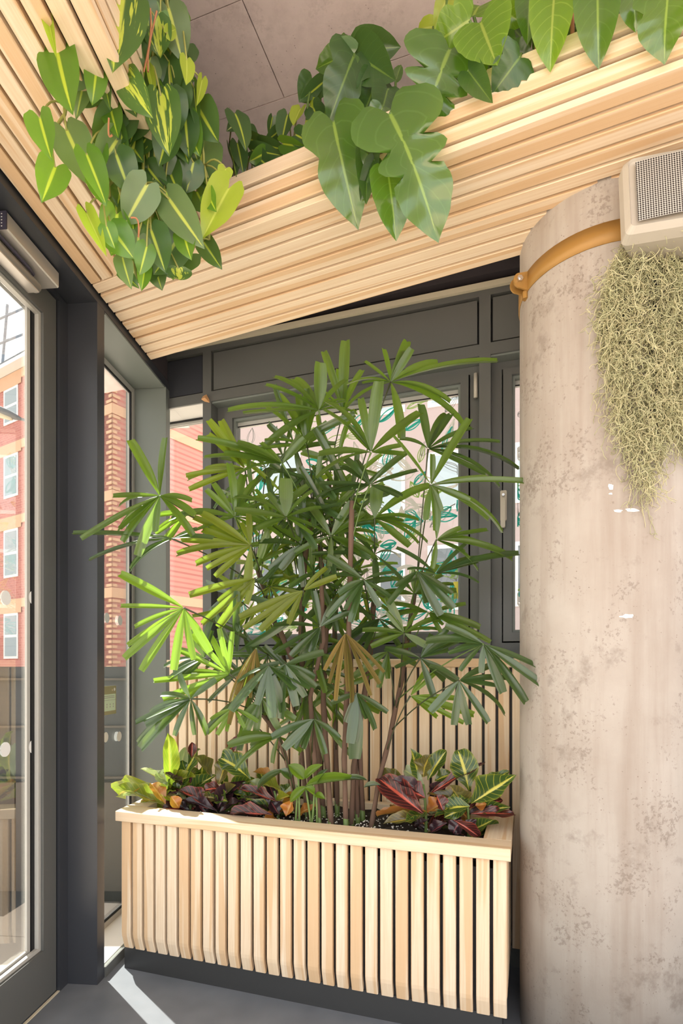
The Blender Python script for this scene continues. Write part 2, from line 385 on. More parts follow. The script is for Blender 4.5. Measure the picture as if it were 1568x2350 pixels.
# window wall
wb = struct('wall_back', W(-.9, 2.7, 0))
box(W, -1.80, 2.2, 2.565, 2.80, 0, 1.345).build('lower_wall', M['frame'], wb)
box(W, -1.66, 2.2, 2.56, 2.74, 1.345, 1.362).build('sill', M['frame'], wb)
box(W, -2.02, 2.2, 2.66, 2.9, 3.01, 3.5).build('upper_wall', M['void'], wb)
box(W, -2.0, 2.2, 2.60, 2.66, 3.05, 3.10).build('dark_fascia', M['void'], wb)
box(W, -1.90, 2.2, 2.585, 2.66, 2.983, 3.008).build('cream_strip', M['cream'], wb)
for a in (-1.608, -.189, 1.23): box(W, a-.025, a+.025, 2.60, 2.74, 1.362, 2.982).build('post', M['frame'], wb)
def fascia(a0, a1, par):
    box(W, a0, a1, 2.60, 2.745, 2.69, 2.742).build('bottom_rail', M['frame'], par)
    box(W, a0, a1, 2.60, 2.66, 2.955, 2.982).build('top_rail', M['frame'], par)
    box(W, a0, a1, 2.64, 2.66, 2.742, 2.955).build('backing', M['black'], par)  # black sheet puts the shadow into the gaps round the panel
    box(W, a0+.009, a1-.009, 2.609, 2.64, 2.752, 2.946).build('fascia_panel', M['frame'], par)
fascia(-1.583, -.214, wb); fascia(-.164, 1.205, wb)
box(W, -1.583, -.214, 2.61, 2.74, 2.682, 2.69).build('head_lining', M['frame_l'], wb)
box(W, -.164, 1.205, 2.61, 2.74, 2.682, 2.69).build('head_lining', M['frame_l'], wb)
# corner bay
w2 = struct('window_2', W(-1.85, 2.72, 0))
box(W, -1.898, -1.633, 2.60, 2.655, 2.69, 2.742).build('corner_rail', M['frame'], w2)
box(W, -1.898, -1.633, 2.60, 2.64, 2.955, 2.982).build('corner_rail', M['frame'], w2)
box(W, -1.893, -1.642, 2.612, 2.64, 2.752, 2.946).build('corner_panel', M['frame_b'], w2)
box(W, -1.898, -1.633, 2.64, 2.655, 2.742, 2.955).build('corner_backing', M['black'], w2)  # black again, as painted shadow round the corner panel
box(L, -1.26, -1.165, 2.976, 3.062, 2.69, 2.742).build('corner_rail', M['frame'], w2)
box(L, -1.26, -1.172, 2.976, 3.058, 2.752, 2.946).build('corner_panel', M['frame_b'], w2)
box(L, -1.26, -1.165, 2.976, 3.062, 2.955, 2.982).build('corner_rail', M['frame'], w2)
box(L, -1.262, -1.18, 2.976, 3.062, 2.743, 2.954).build('corner_backing', M['black'], w2)
box(W, -2.07, -1.634, 2.61, 2.79, 2.6895, 2.72).build('head_soffit', M['soffit'], w2)
box(L, -1.40, -1.17, 2.976, 3.2, 2.689, 2.7195).build('head_soffit', M['soffit'], w2)
box(W, -2.05, -1.634, 2.755, 2.775, 2.665, 2.689).build('glazing_bead', M['bead'], w2)
box(W, -2.05, -1.634, 2.749, 2.755, 2.680, 2.689).build('gasket', M['black'], w2)
pane(W, M['glass'], w2, -2.06, -1.634, 2.764, 2.770, .02, 2.665)
pane(L, M['glass'], w2, -1.391, -1.385, 2.976, 3.155, .02, 2.689)
def casement(name, a0, a1, g0, g1, z0, z1, gz0, gz1):
    w_ = struct(name, W((a0+a1)/2, 2.7, z0))
    mid0, mid1, mz0, mz1 = a0+.045, a1-.045, z0+.045, z1-.035
    for q in ((a0, mid0, z0, z1), (mid1, a1, z0, z1), (mid0, mid1, z0, mz0), (mid0, mid1, mz1, z1)):
        box(W, q[0], q[1], 2.665, 2.735, q[2], q[3]).build('outer_frame', M['frame'], w_)
    for q in ((a0+.02, mid0+.025, z0+.02, z1-.02), (mid1-.025, a1-.02, z0+.02, z1-.02), (mid0, mid1, z0+.02, mz0+.025), (mid0, mid1, mz1-.025, z1-.02)):
        box(W, q[0], q[1], 2.722, 2.734, q[2], q[3]).build('gasket', M['black'], w_)  # black strips close the sash gap and draw its shadow line
    s0, s1, y0, y1 = mid0+.006, mid1-.006, mz0+.006, mz1-.006
    for q in ((s0, g0-.012, y0, y1), (g1+.012, s1, y0, y1), (g0-.012, g1+.012, y0, gz0-.012), (g0-.012, g1+.012, gz1+.012, y1)):
        box(W, q[0], q[1], 2.648, 2.72, q[2], q[3]).build('sash', M['frame'], w_)
    for q in ((g0-.012, g0, gz0-.012, gz1+.012), (g1, g1+.012, gz0-.012, gz1+.012), (g0, g1, gz0-.012, gz0), (g0, g1, gz1, gz1+.012)):
        box(W, q[0], q[1], 2.664, 2.715, q[2], q[3]).build('inner_bead', M['frame_l'], w_)
    for q in ((g0, g1, gz1-.022, gz1),):
        box(W, q[0], q[1], 2.688, 2.712, q[2], q[3]).build('pale_bead', M['bead'], w_)
    box(W, g0, g1, 2.686, 2.688, gz1-.026, gz1-.020).build('gasket', M['black'], w_)
    pane(W, M['glass2'], w_, g0, g1, 2.700, 2.704, gz0, gz1)
    return w_
w3 = casement('window_3', -1.582, -.2145, -1.473, -.314, 1.363, 2.681, 1.466, 2.597)
w4 = casement('window_4', -.1635, 1.204, -.062, 1.10, 1.363, 2.681, 1.466, 2.597)
def a_of(px, b):
    p = at_n(px, 1500, b, N); return p.dot(U), p.y
def z_of(px, py, b): return at_n(px, py, b, N).z
for py in (885, 1462):
    a, _ = a_of(1092, 2.64); z = z_of(1092, py, 2.64)
    MB().tube([W(a, 2.64, z-.055), W(a, 2.64, z+.055)], .009, 10).build('hinge', M['ivory'], w3, True)
a, _ = a_of(1156, 2.64); z = z_of(1156, 1170, 2.64)
hd = chbox(W, a-.014, a+.014, 2.632, 2.648, z-.05, z+.085, .004).build('handle', M['ivory'], w4)
chbox(W, a-.012, a+.008, 2.612, 2.631, z-.085, z+.045, .005).build('handle_lever', M['ivory'], hd)
MB().tube([W(a, 2.61, z+.06), W(a, 2.633, z+.06)], .006, 10).build('handle_lock', M['steel'], hd)
# the line drawings of leaves printed on the window glass
random.seed(5)
prints = {k: MB() for k in ('teal', 'lime', 'whiteprint', 'greyprint')}
def stroke(mb, pts, wd, b):
    for p, q in zip(pts, pts[1:]):
        dx, dz = q[0]-p[0], q[1]-p[1]; l = math.hypot(dx, dz) or 1; nx, nz = -dz/l*wd/2, dx/l*wd/2
        mb.poly([W(p[0]+nx, b, p[1]+nz), W(p[0]-nx, b, p[1]-nz), W(q[0]-nx, b, q[1]-nz), W(q[0]+nx, b, q[1]+nz)])
def leafprint(mb, a, z, ang, ln, wd, k, b, th, clip):
    ca, sa = math.cos(ang), math.sin(ang)
    def T(u, v): return (min(max(a+ca*u-sa*v, clip[0]), clip[1]), min(max(z+sa*u+ca*v, clip[2]), clip[3]))
    for s_ in [-1, 1] + [random.uniform(-.75, .75) for _ in range(k)]:
        stroke(mb, [T(ln*i/7, s_*wd/2*math.sin(math.pi*min(1, (i/7)**.8))) for i in range(8)], th, b)
for wnd, g0, g1 in ((w3, -1.46, -.322), (w4, -.05, 1.08)):
    for col, cnt, th in (('teal', 72, .0060), ('whiteprint', 84, .0064), ('lime', 44, .0046), ('greyprint', 20, .0026)):
        prints[col] = MB()
        for i in range(cnt):
            z = 1.48+(2.56-1.48)*(random.random()**(1.7 if col in ('teal', 'whiteprint') else 1.1)); a = random.uniform(g0, g1)
            leafprint(prints[col], a, z, random.uniform(-.6, 3.8), random.uniform(.07, .16), random.uniform(.03, .055), random.choice((2, 3, 4)), 2.6985, th, (g0, g1, 1.47, 2.57))
        prints[col].build('printed_leaves', M[col], wnd)
box(W, -.34, -.318, 2.6985, 2.699, 1.62, 1.70).build('printed_patch', M['yellowprint'], w3)
dl = MB(); q0 = at_n(472, 916, 2.592, N)
for k, (dx, dz) in enumerate(((-.010, .012), (.004, .018), (.014, -.002), (.016, -.016), (-.004, -.010), (-.016, -.002))): dl.v.append(q0+Vector((dx*1.4, -.004*(k % 2), dz*1.3)))
dl.v.append(q0+Vector((0, -.018, 0)))
for k in range(6): dl.f.append([k, (k+1) % 6, 6]); dl.uv.append([(0, 0), (1, 0), (.5, 1)])
M['dryleaf'] = plain('dry_leaf', (.50, .27, .12), .8)
o = dl.build('dry_leaf', M['dryleaf']); tag(o, 'small curled brown dry leaf caught on the grey window post', 'leaf')

# slatted wall panel under the windows
def prism(fr, sec, l0, l1, axis):
    """section points (p,q) swept; fr(l,p,q)"""
    m = MB(); e0 = l0 if callable(l0) else (lambda p, q: l0); e1 = l1 if callable(l1) else (lambda p, q: l1)
    ln = 1.7 if callable(l1) or callable(l0) else l1-l0
    m.rings([[fr(e0(p, q), p, q) for p, q in sec], [fr(e1(p, q), p, q) for p, q in sec]], [0, ln]); return m
def ctr(sec, a, b): return [(p+a, q+b) for p, q in sec]
wp = thing('slatted_wall_panel', 'tall panel of upright pale timber slats on the wall behind the palm', 'wall panel', W(-.8, 2.55, 0))
box(W, -1.787, .16, 2.5445, 2.562, .10, 1.30).build('backing_board', M['dark'], wp)
sec = octo(.0455, .022, .0025); a = -1.762
for i in range(34):
    a0 = -1.763+.0572*i
    if a0 > .14: break
    prism(lambda l, p, q: W(p, q, l), ctr(sec, a0, 2.533), .10, 1.297, 2).build('slat', M['wood'], wp)
prism(lambda l, p, q: W(l, p, q), ctr(octo(.055, .038, .003), 2.535, 1.3165), -1.79, .16, 0).build('cap_rail', M['wood'], wp)

# planter
pl = thing('timber_planter', 'long low planter box clad in upright pale timber slats', 'planter', W(-.87, 2.25, 0))
def Wl(a, b, z): return W(a-.178*(b-1.98), b, z)
RT, RB = .687, .645
prism(lambda l, p, q: W(l, p, q), ctr(octo(.104, .042, .0025), 2.032, .666), lambda p, q: -1.669-.178*(p-1.98), -.060, 0).build('rim_board', M['wood'], pl)
prism(lambda l, p, q: W(p, l, q), ctr(octo(.097, .042, .0025), -.1085, .666), 2.085, 2.50, 0).build('rim_board', M['wood'], pl)
prism(lambda l, p, q: Wl(p, l, q), ctr(octo(.097, .042, .0025), -1.6205, .666), 2.085, 2.50, 0).build('rim_board', M['wood'], pl)
prism(lambda l, p, q: W(l, p, q), ctr(octo(.04, .042, .0025), 2.48, .666), -1.66, -.158, 0).build('rim_board', M['wood'], pl)
box(W, -1.63, -.10, 2.03, 2.49, .03, .60).build('planter_core', M['dark'], pl)
box(W, -1.66, -.09, 2.026, 2.49, 0, .098).build('plinth', M['plinth'], pl)
for q in ((-1.60, -.157, 2.086, 2.092, .60, .644), (-1.60, -.157, 2.452, 2.458, .60, .644), (-.165, -.158, 2.09, 2.455, .60, .644)):
    box(W, *q).build('liner', M['liner'], pl)
def bent_slat(fr, sec, axis_out):
    """upright slat whose foot turns in under the box"""
    m = MB(); R_ = []; ln = []
    for z, off in ((.644, 0), (.165, 0), (.15, .002), (.095, .018)):
        R_.append([fr(p, q+off, z) for p, q in sec]); ln.append(.644-z)
    return m.rings(R_, ln)
pitch = (1.633-.0955)/27
sec = octo(.0445, .022, .0028)
for i in range(28):
    a0 = -1.633+pitch*i
    bent_slat(lambda p, q, z: W(p, q, z), ctr(sec, a0, 2.011), 1).build('slat', M['wood'], pl)
for i in range(8):
    b0 = 2.05+.0578*i
    m = bent_slat(lambda p, q, z: W(-.072-.011-(q-0)+0, p, z), ctr(sec, b0, 0), 1); m.build('slat', M['wood'], pl)
    m = bent_slat(lambda p, q, z: Wl(-1.655+.011+q, p, z), ctr(sec, b0, 0), 1); m.build('slat', M['wood'], pl)
# soil
random.seed(3)
g = []; uv = []
for j in range(15):
    r = []; ru = []
    for i in range(60):
        a_ = -1.61+(1.455)*i/59; b_ = 2.088+.37*j/14
        dip = .055 if a_ > -.33 else 0
        r.append(W(a_, b_, .652-dip*min(1, (a_+.33)/.08) + random.uniform(-.010, .014))); ru.append((a_, b_))
    g.append(r); uv.append(ru)
so = MB().grid(g, uv).build('potting_soil', M['soil'], None); tag(so, 'dark crumbly potting soil flecked with white grains in the planter', 'soil', kind='stuff')
pm = MB()
for i in range(330):
    c = W(random.gauss(-.78, .22), random.uniform(2.10, 2.36), .666); r_ = random.uniform(.0025, .005)
    i0 = len(pm.v)
    for d in ((1, 0, 0), (0, 1, 0), (-1, 0, 0), (0, -1, 0), (0, 0, 1)): pm.v.append(c+Vector(d)*r_)
    for f in ((0, 1, 4), (1, 2, 4), (2, 3, 4), (3, 0, 4)): pm.f.append([i0+k for k in f]); pm.uv.append([(0, 0)]*3)
p_ = pm.build('perlite_grains', M['perlite'], so); p_['kind'] = 'stuff'

# slatted bulkheads with planting troughs
bk = thing('timber_bulkhead', 'boxed ceiling trough of long pale slats running above the window wall', 'bulkhead', S(0, 1.9, 2.82))
sl = lambda p, q: (-1.19-.324*p)/.946
secs = []
for j in range(9):
    b0 = 1.66+.0592*j
    secs.append(ctr(octo(.0475, .02, .0022), b0+.02375, 2.83))
for z0, hh in ((2.8745, .046), (2.9345, .046), (2.997, .050)): secs.append(ctr(octo(.02, hh, .003), 1.67, z0))
for s_ in secs: prism(lambda l, p, q: S(l, p, q), s_, sl, 1.75, 0).build('slat', M['wood'], bk)
prism(lambda l, p, q: S(l, p, q), [(1.683, 2.842), (2.19, 2.842), (2.19, 2.97), (1.683, 2.97)], sl, 1.75, 0).build('trough_core', M['dark'], bk)
lk = thing('timber_bulkhead', 'boxed ceiling trough of long pale slats running above the glazed door', 'bulkhead', L(-.93, 1.2, 2.82))
el = lambda p, q: (1.652-.324*p)/.946
secs = []
for j in range(9):
    c0 = -1.192+.0575*j; secs.append(ctr(octo(.0475, .02, .0022), c0+.02375, 2.83))
for z0, hh in ((2.8745, .046), (2.9345, .046), (2.997, .050)): secs.append(ctr(octo(.02, hh, .003), -.695, z0))
for s_ in secs: prism(lambda l, p, q: L(p, l, q), s_, .1, el, 0).build('slat', M['wood'], lk)
prism(lambda l, p, q: L(p, l, q), [(-1.19, 2.842), (-.708, 2.842), (-.708, 2.97), (-1.19, 2.97)], .1, el, 0).build('trough_core', M['dark'], lk)

# column, strap, loudspeaker
CC, CR = Vector((.939, 2.034, 0)), .285
def cyl(th, r, z): return CC+Vector((math.cos(th)*r, math.sin(th)*r, z))
m = MB(); n = 96
m.rings([[cyl(2*math.pi*k/n, CR, z) for k in range(n)] for z in (0, .6, 1.2, 1.8, 2.4, 3.0, 3.5)], [0, .6, 1.2, 1.8, 2.4, 3, 3.5])
co = m.build('concrete_column', M['column'], None, False)
co.data.polygons.foreach_set('use_smooth', [len(p.vertices) == 4 for p in co.data.polygons])
tag(co, 'thick round mottled concrete column at the planter end', 'column')
def on_col(px, py):
    k = (px-CX)/F; d = Vector((k, 1, 0)); A_ = d.dot(d); B_ = -2*d.dot(CC); c_ = CC.dot(CC)-CR*CR
    Y = (-B_-math.sqrt(max(0, B_*B_-4*A_*c_)))/(2*A_); return at(px, py, Y)
random.seed(11)
for px, py, wx, wz in ((1402, 1117, 14, 17), (1418, 1172, 26, 8), (1452, 1171, 36, 9), (1440, 1414, 38, 10), (1402, 1133, 10, 6)):
    m = MB(); nn = 14; ring = []
    for k in range(nn):
        a_ = 2*math.pi*k/nn; rr_ = random.uniform(.6, 1.1)
        q = on_col(px+math.cos(a_)*wx/2*rr_, py+math.sin(a_)*wz/2*rr_); nrm = Vector((q.x-CC.x, q.y-CC.y, 0)).normalized(); ring.append(q+nrm*.0012)
    m.poly(ring).build('paint_splash', M['white'], co)
st = thing('column_strap', 'ochre metal strap clamped round the top of the concrete column', 'strap', CC+Vector((-CR, 0, 2.62)))
m = MB(); nn = 72
m.rings([[cyl(2*math.pi*k/nn, CR+.001, 2.622) for k in range(nn)], [cyl(2*math.pi*k/nn, CR+.0045, 2.622) for k in range(nn)], [cyl(2*math.pi*k/nn, CR+.0045, 2.688) for k in range(nn)], [cyl(2*math.pi*k/nn, CR+.001, 2.688) for k in range(nn)]], [0, .004, .07, .074], caps=False)
m.build('band', M['brass'], st, True)
e = Vector((-.995, -.10, 0)).normalized(); tg = Vector((-e.y, e.x, 0))
base = CC+e*(CR+.002)
def lug(off, name):
    m = MB(); pts = []
    for k in range(13):
        a_ = math.pi*(k/12)-math.pi/2; pts.append((.03+.022*math.cos(a_), .026*math.sin(a_)))
    pts = [(0, -.033)]+pts+[(0, .033)]
    m.rings([[base+e*p+Z*(2.655+q)+tg*(off+t) for p, q in pts] for t in (-.003, .003)], [0, .006])
    m.build(name, M['brass'], st)
lug(.014, 'lug'); lug(-.016, 'lug')
MB().tube([base+e*.032+Z*2.658+tg*t for t in (-.034, .03)], .006, 8).build('bolt', M['steel'], st)
MB().tube([base+e*.032+Z*2.658+tg*t for t in (.0175, .026)], .011, 6).build('nut', M['steel'], st)
MB().tube([base+e*.002+Z*z for z in (2.60, 2.625)], .012, 6).build('strap_tail', M['brass'], st)

sp = thing('loudspeaker', 'ivory box loudspeaker with a grey mesh front hung on the column', 'loudspeaker', (1.02, 1.60, 2.5))
yaw, pit = math.radians(-14), math.radians(-9)
Rm = Matrix.Translation((.985, 1.60, 2.652)) @ Matrix.Rotation(yaw, 4, 'Z') @ Matrix.Rotation(pit, 4, 'X')
# local: x right, y away, z up ; the front bows forward, the case narrows behind
def case_ring(y, w_, h_, r_):
    ring = []
    for cx_, cz_, a0 in ((w_/2-r_, h_/2-r_, 0), (-w_/2+r_, h_/2-r_, 90), (-w_/2+r_, -h_/2+r_, 180), (w_/2-r_, -h_/2+r_, 270)):
        for k in range(5):
            a_ = math.radians(a0+22.5*k); x_ = cx_+r_*math.cos(a_)
            ring.append(Rm @ Vector((x_, y+.35*x_*x_, cz_+r_*math.sin(a_))))
    return ring
m = MB(); ys = ((-.02, .315, .216, .012), (-.028, .322, .222, .014), (-.012, .345, .244, .018), (.02, .352, .250, .018), (.10, .27, .21, .016), (.13, .24, .20, .016))
m.rings([case_ring(*q) for q in ys], [0, .01, .03, .06, .14, .17]).build('speaker_case', M['ivory'], sp, False)
nx, nz = 22, 17; g = []; uv = []
for j in range(nz+1):
    r = []; ru = []
    for i in range(nx+1):
        x_ = -.143+.286*i/nx; z_ = -.101+.195*j/nz
        r.append(Rm @ Vector((x_, -.0305+.35*x_*x_, z_))); ru.append((x_, z_))
    g.append(r); uv.append(ru)
t = NT('perforated_mesh'); uvn = t.tc('UV'); vo = t.n('ShaderNodeTexVoronoi'); vo.inputs['Scale'].default_value = 155; vo.inputs['Randomness'].default_value = 0; t.l(uvn, vo.inputs['Vector'])
M['perf'] = t.set(t.mix(t.ramp(vo.outputs['Distance'], [(.38, 1), (.46, 0)]), c4(.60, .58, .55), c4(.02, .018, .016)), .5, .2)
MB().grid(g, uv).build('mesh_grille', M['perf'], sp, True)
MB().tube([Vector((1.03, 1.69, 2.63)), Vector((1.0, 1.78, 2.63))], .03, 10).build('wall_bracket', M['ivory'], sp)
# ------------------------------------------------------------------ outside
gr = MB().quadbox(P3, -40, 30, -12, 60, -.3, -.13).build('ground', M['paving']); gr['kind'] = 'structure'
random.seed(21)
for i in range(5):
    for j in range(8):
        c1 = -1.45-.6*i; d0 = .1+.42*j
        if d0 > 2.65: continue
        box(L, c1-.594, c1, d0, d0+.414, -.129, -.02+random.uniform(-.002, .002)).build('paving_slab', M['paving'], gr)
# boundary fence just beyond the glazing
shade_strip = box(P3, -4.6, -1.47, 3.0, 3.355, -.129, -.019).build('paving_shade', M['fence']); shade_strip['kind'] = 'structure'  # dark strip stands in for the fence's shadow on the paving
fe = thing('boundary_fence', 'charcoal boarded fence standing outside the glazed door', 'fence', P3(-2.6, 3.1, -.02))
box(P3, -4.6, -1.13, 3.36, 3.40, -.129, 1.30).build('fence_sheet', M['fence'], fe)
for k in range(20):
    box(P3, -4.6+.168*k, -4.6+.168*k+.16, 3.325, 3.359, -.018, .62).build('plank', M['fenceplank'], fe)
for z in (.64, .94, 1.22): box(P3, -4.6, -1.13, 3.335, 3.359, z, z+.012).build('rail', M['fenceplank'], fe)
# red brick corner building across the street
bd = thing('brick_building', 'red brick corner building with tan bands and sash windows across the street', 'building', (-7.28, 18, 0))
KO = Vector((-7.28, 18, 0)); D1 = Vector((-.844, .536, 0)); D2 = Vector((.536, .844, 0))
O1 = Vector((-.536, -.844, 0)); O2 = Vector((.844, -.536, 0))
def face(Dv, Ov, s0, s1, z0, z1, out0, out1, name, mat, par):
    m = MB(); fr = lambda s, o_, z: KO+Dv*s+Ov*o_+Z*z
    m.quadbox(fr, s0, s1, out0, out1, z0, z1)
    m.uv = []
    for f in m.f:
        m.uv.append([((m.v[i]-KO).dot(Dv), m.v[i].z) for i in f])
    return m.build(name, mat, par)
EV = 12.3
wl1 = face(D1, O1, 0, 22, -.1, EV, -6, 0, 'brick_wall', M['brick'], bd)
wl2 = face(D2, O2, 0, 16, -.1, EV, -3, -.001, 'brick_wall', M['brick'], bd)
rows = ((10.42, 11.75), (7.65, 9.25), (4.65, 6.45), (1.6, 3.3))
for zb in (EV-.35, 9.35, 6.6, 3.5):
    face(D1, O1, -.03, 22, zb, zb+.32, 0, .04, 'tan_band', M['tanbrick'], bd)
    face(D2, O2, -.03, 16, zb, zb+.32, 0, .04, 'tan_band', M['tanbrick'], bd)
random.seed(8)
for k in range(75):
    face(D1, O1, -.035, .27 if k % 2 else .15, .1+.163*k, .1+.163*k+.09, 0, .035, 'quoin', M['tanbrick'], bd)
    face(D2, O2, -.035, .15 if k % 2 else .27, .1+.163*k, .1+.163*k+.09, 0, .035, 'quoin', M['tanbrick'], bd)
def sash(Dv, Ov, s, zb, zt, ww):
    fr = face(Dv, Ov, s, s+ww, zb, zt, .005, .03, 'sash_frame', M['white'], bd)
    zm = (zb+zt)/2
    face(Dv, Ov, s+.09, s+ww-.09, zm+.05, zt-.09, .03, .034, 'pane', M['pane'], fr)
    face(Dv, Ov, s+.09, s+ww-.09, zb+.09, zm-.05, .03, .034, 'pane', M['pane'], fr)
    face(Dv, Ov, s-.25, s+ww+.25, zt, zt+.3, .03, .045, 'lintel', M['tanbrick'], bd)
for zb, zt in rows:
    for s in (2.0, 5.55, 9.2, 12.8, 16.4): sash(D1, O1, s, zb, zt, 1.0)
    for s in (5.2, 8.8, 12.4): sash(D2, O2, s, zb, zt, 1.0)
m = MB(); fr = lambda s, o_, z: KO+D1*s+O1*o_+Z*z
rf = MB().rings([[fr(s, .35, EV), fr(s, .35, EV+.25), fr(s, -3, EV+1.0), fr(s, -3, EV)] for s in (-.2, 22)], [0, 22]).build('roof', M['slate'], bd)
face(D1, O1, -.3, 22, EV-.02, EV+.12, .04, .42, 'gutter', M['white'], bd)
face(D2, O2, -.3, 16, EV-.02, EV+.4, .04, .42, 'roof', M['slate'], bd)
face(D1, O1, 3.6, 3.75, 0, EV, .04, .18, 'downpipe', M['slate'], bd)
scf = thing('scaffold', 'scaffold tubes rising over the brick building roof', 'scaffold', KO+D1*6+Z*(EV+.4))
for z in (1.0, 1.9, 2.9): MB().tube([fr(4.0, -.6, EV+z-.25), fr(12, -.6, EV+z+.5)], .05, 6).build('scaffold_tube', M['scaf'], scf)
for s, dz in ((5.0, 0), (5.6, .8), (8.0, -.5)): MB().tube([fr(s, -.6, EV+.4), fr(s+dz, -.6, EV+3.4)], .05, 6).build('scaffold_tube', M['scaf'], scf)
face(D1, O1, 6.8, 11, EV+.3, EV+.9, -.5, -.4, 'tarpaulin', M['blue'], scf)
# street lamp
la = thing('street_lamp', 'grey street lamp head on a thin arm outside the glazed door', 'street lamp', at(130, 1530, 7)-Z*1.3)
c0, c1 = at(-40, 925, 7), at(50, 962, 7)
ax = (c1-c0).normalized()
m = MB(); R_ = []
for k, (t_, r_) in enumerate(((0, .02), (.1, .07), (.4, .09), (.75, .075), (1, .025))):
    p = c0.lerp(c1, t_); sd = Vector((0, 1, 0)); up = ax.cross(sd)*-1
    R_.append([p+sd*math.cos(a_*math.pi/4)*r_*1.3+up*math.sin(a_*math.pi/4)*r_*.55 for a_ in range(8)])
m.rings(R_, [0, .1, .2, .3, .4]).build('lamp_head', M['slate'], la, True)
q0 = c0.lerp(c1, .05)-Z*.045; q1 = c0.lerp(c1, .75)-Z*.04
MB().tube([q0, q0.lerp(q1, .5), q1], [.03, .055, .03], 8).build('lamp_lens', M['cream'], la, True)
pe = at(215, 1010, 7); MB().tube([c1, at(72, 970, 7), at(120, 985, 7), pe], .018, 6).build('lamp_arm', M['slate'], la)
MB().tube([pe, Vector((pe.x, pe.y, -.13))], .06, 8).build('lamp_post', M['slate'], la)
# pale rendered building behind the window wall
rb = thing('rendered_building', 'pale pink rendered building with grey windows behind the printed window', 'building', W(2.5, 9, 0))
box(W, -5.25, 14, 9.0, 15, -.1, 13).build('rendered_wall', M['render'], rb)
def px_a(px): return at_n(px, 1500, 9.0, N).dot(U)
def px_z(px, py): return at_n(px, py, 9.0, N).z
for x0, x1, ys in ((585, 690, ((1270, 1420), (1045, 1185), (820, 960))), (866, 930, ((1263, 1400), (1045, 1180), (820, 950))), (982, 1075, ((1250, 1400), (1035, 1170), (800, 930))), (1180, 1300, ((1240, 1390), (1010, 1150))), (1400, 1560, ((1230, 1380), (990, 1140)))):
    for t_, b_ in ys:
        a0, a1 = px_a(x0), px_a(x1); z0, z1 = px_z((x0+x1)/2, b_), px_z((x0+x1)/2, t_)
        wf = box(W, a0, a1, 8.985, 9.0, z0, z1).build('window_frame', M['soffit'], rb)
        box(W, a0+.06, a1-.06, 8.98, 8.985, z0+.06, z1-.06).build('pane', M['pane2'] if t_ > 1200 else M['pane'], wf)  # upper panes have a sky reflection put into their paler colour
# ------------------------------------------------------------------ leaf shapes
def lerp_tab(tab, t):
    for (t0, v0), (t1, v1) in zip(tab, tab[1:]):
        if t <= t1: return v0+(v1-v0)*(t-t0)/(t1-t0)
    return tab[-1][1]
def leaf_mesh(name, mat, tab, nt, ns, back=0., fwd=0., fold=.1, droop=.15, wave=0., wf=3., pleat=0., twist=0., steps=None):
    ts = steps or [i/nt for i in range(nt+1)]
    x = z = 0.; pts = []; uv = []; pt = 0.
    ctr_ = []
    for t in ts:
        a = droop*2*((t+pt)/2); x += math.cos(a)*(t-pt); z -= math.sin(a)*(t-pt); pt = t; ctr_.append((x, z, droop*2*t))
    for t, (cx_, cz_, an) in zip(ts, ctr_):
        r = []; ru = []
        hw = lerp_tab(tab, t)*.5
        for j in range(ns+1):
            s_ = 2*j/ns-1; q = abs(s_)
            dx = -back*math.sin(math.pi*.8*q)*(1-t)**3+fwd*q*(1-.4*t)*min(1, t*6)
            y = s_*hw; h = fold*q*hw*2+wave*math.sin(wf*2*math.pi*t+(1.3 if s_ < 0 else 0))*q*min(1, 4*t)+(pleat if j % 2 else -pleat)*min(1, hw*2)
            tw = twist*t; y, h = y*math.cos(tw)-h*math.sin(tw), y*math.sin(tw)+h*math.cos(tw)
            r.append(Vector((cx_+dx*math.cos(an)+h*math.sin(an), y, cz_-dx*math.sin(an)+h*math.cos(an)))); ru.append((t, s_*.5))
        pts.append(r); uv.append(ru)
    return MB().grid(pts, uv).mesh(name, mat, True)
HEART = [(0, .66), (.05, .86), (.13, .98), (.25, 1.0), (.42, .96), (.60, .80), (.76, .55), (.88, .29), (.95, .11), (1, .0)]
OVAL = [(0, .10), (.08, .45), (.2, .80), (.38, 1.0), (.55, .95), (.72, .72), (.86, .42), (.95, .16), (1, .0)]
CROT = [(0, .06), (.1, .22), (.25, .62), (.42, .95), (.58, 1.0), (.74, .80), (.88, .42), (.96, .17), (1, .02)]
SPLIT = [(0, .60), (.04, .85), (.10, 1.0), (.17, .98), (.23, .80), (.27, .36), (.31, .66), (.37, .80), (.42, .70), (.46, .30), (.50, .56), (.58, .62), (.68, .58), (.80, .42), (.90, .2), (1, .0)]
LOBED = [(0, .62), (.05, .88), (.12, 1.0), (.20, .95), (.27, .70), (.31, .60), (.36, .70), (.46, .78), (.58, .72), (.72, .52), (.86, .26), (.95, .08), (1, .0)]
STRAP = [(0, .12), (.14, .46), (.32, .84), (.52, 1.0), (.8, .99), (.96, .92), (1, .80)]
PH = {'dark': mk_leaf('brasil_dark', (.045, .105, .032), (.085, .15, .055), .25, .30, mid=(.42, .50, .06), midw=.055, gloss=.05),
      'green': mk_leaf('brasil_sunlit_green', (.095, .22, .028), (.13, .28, .035), .45, .30, mid=(.55, .66, .06), midw=.06, gloss=.05),  # brighter copy, with sunlight on the leaf put into its green
      'lime': mk_leaf('brasil_lime', (.40, .50, .05), (.46, .56, .06), .45, .32, mid=(.62, .70, .12), midw=.04, gloss=.05, var=.2),
      'grey': mk_leaf('brasil_grey', (.13, .20, .085), (.17, .24, .11), .3, .34, mid=(.52, .58, .12), midw=.06, gloss=.05),
      'var': mk_leaf('brasil_striped', (.06, .14, .035), (.10, .18, .05), .35, .30, mid=(.55, .62, .09), midw=.06, patch=(.52, .60, .08), gloss=.05)}
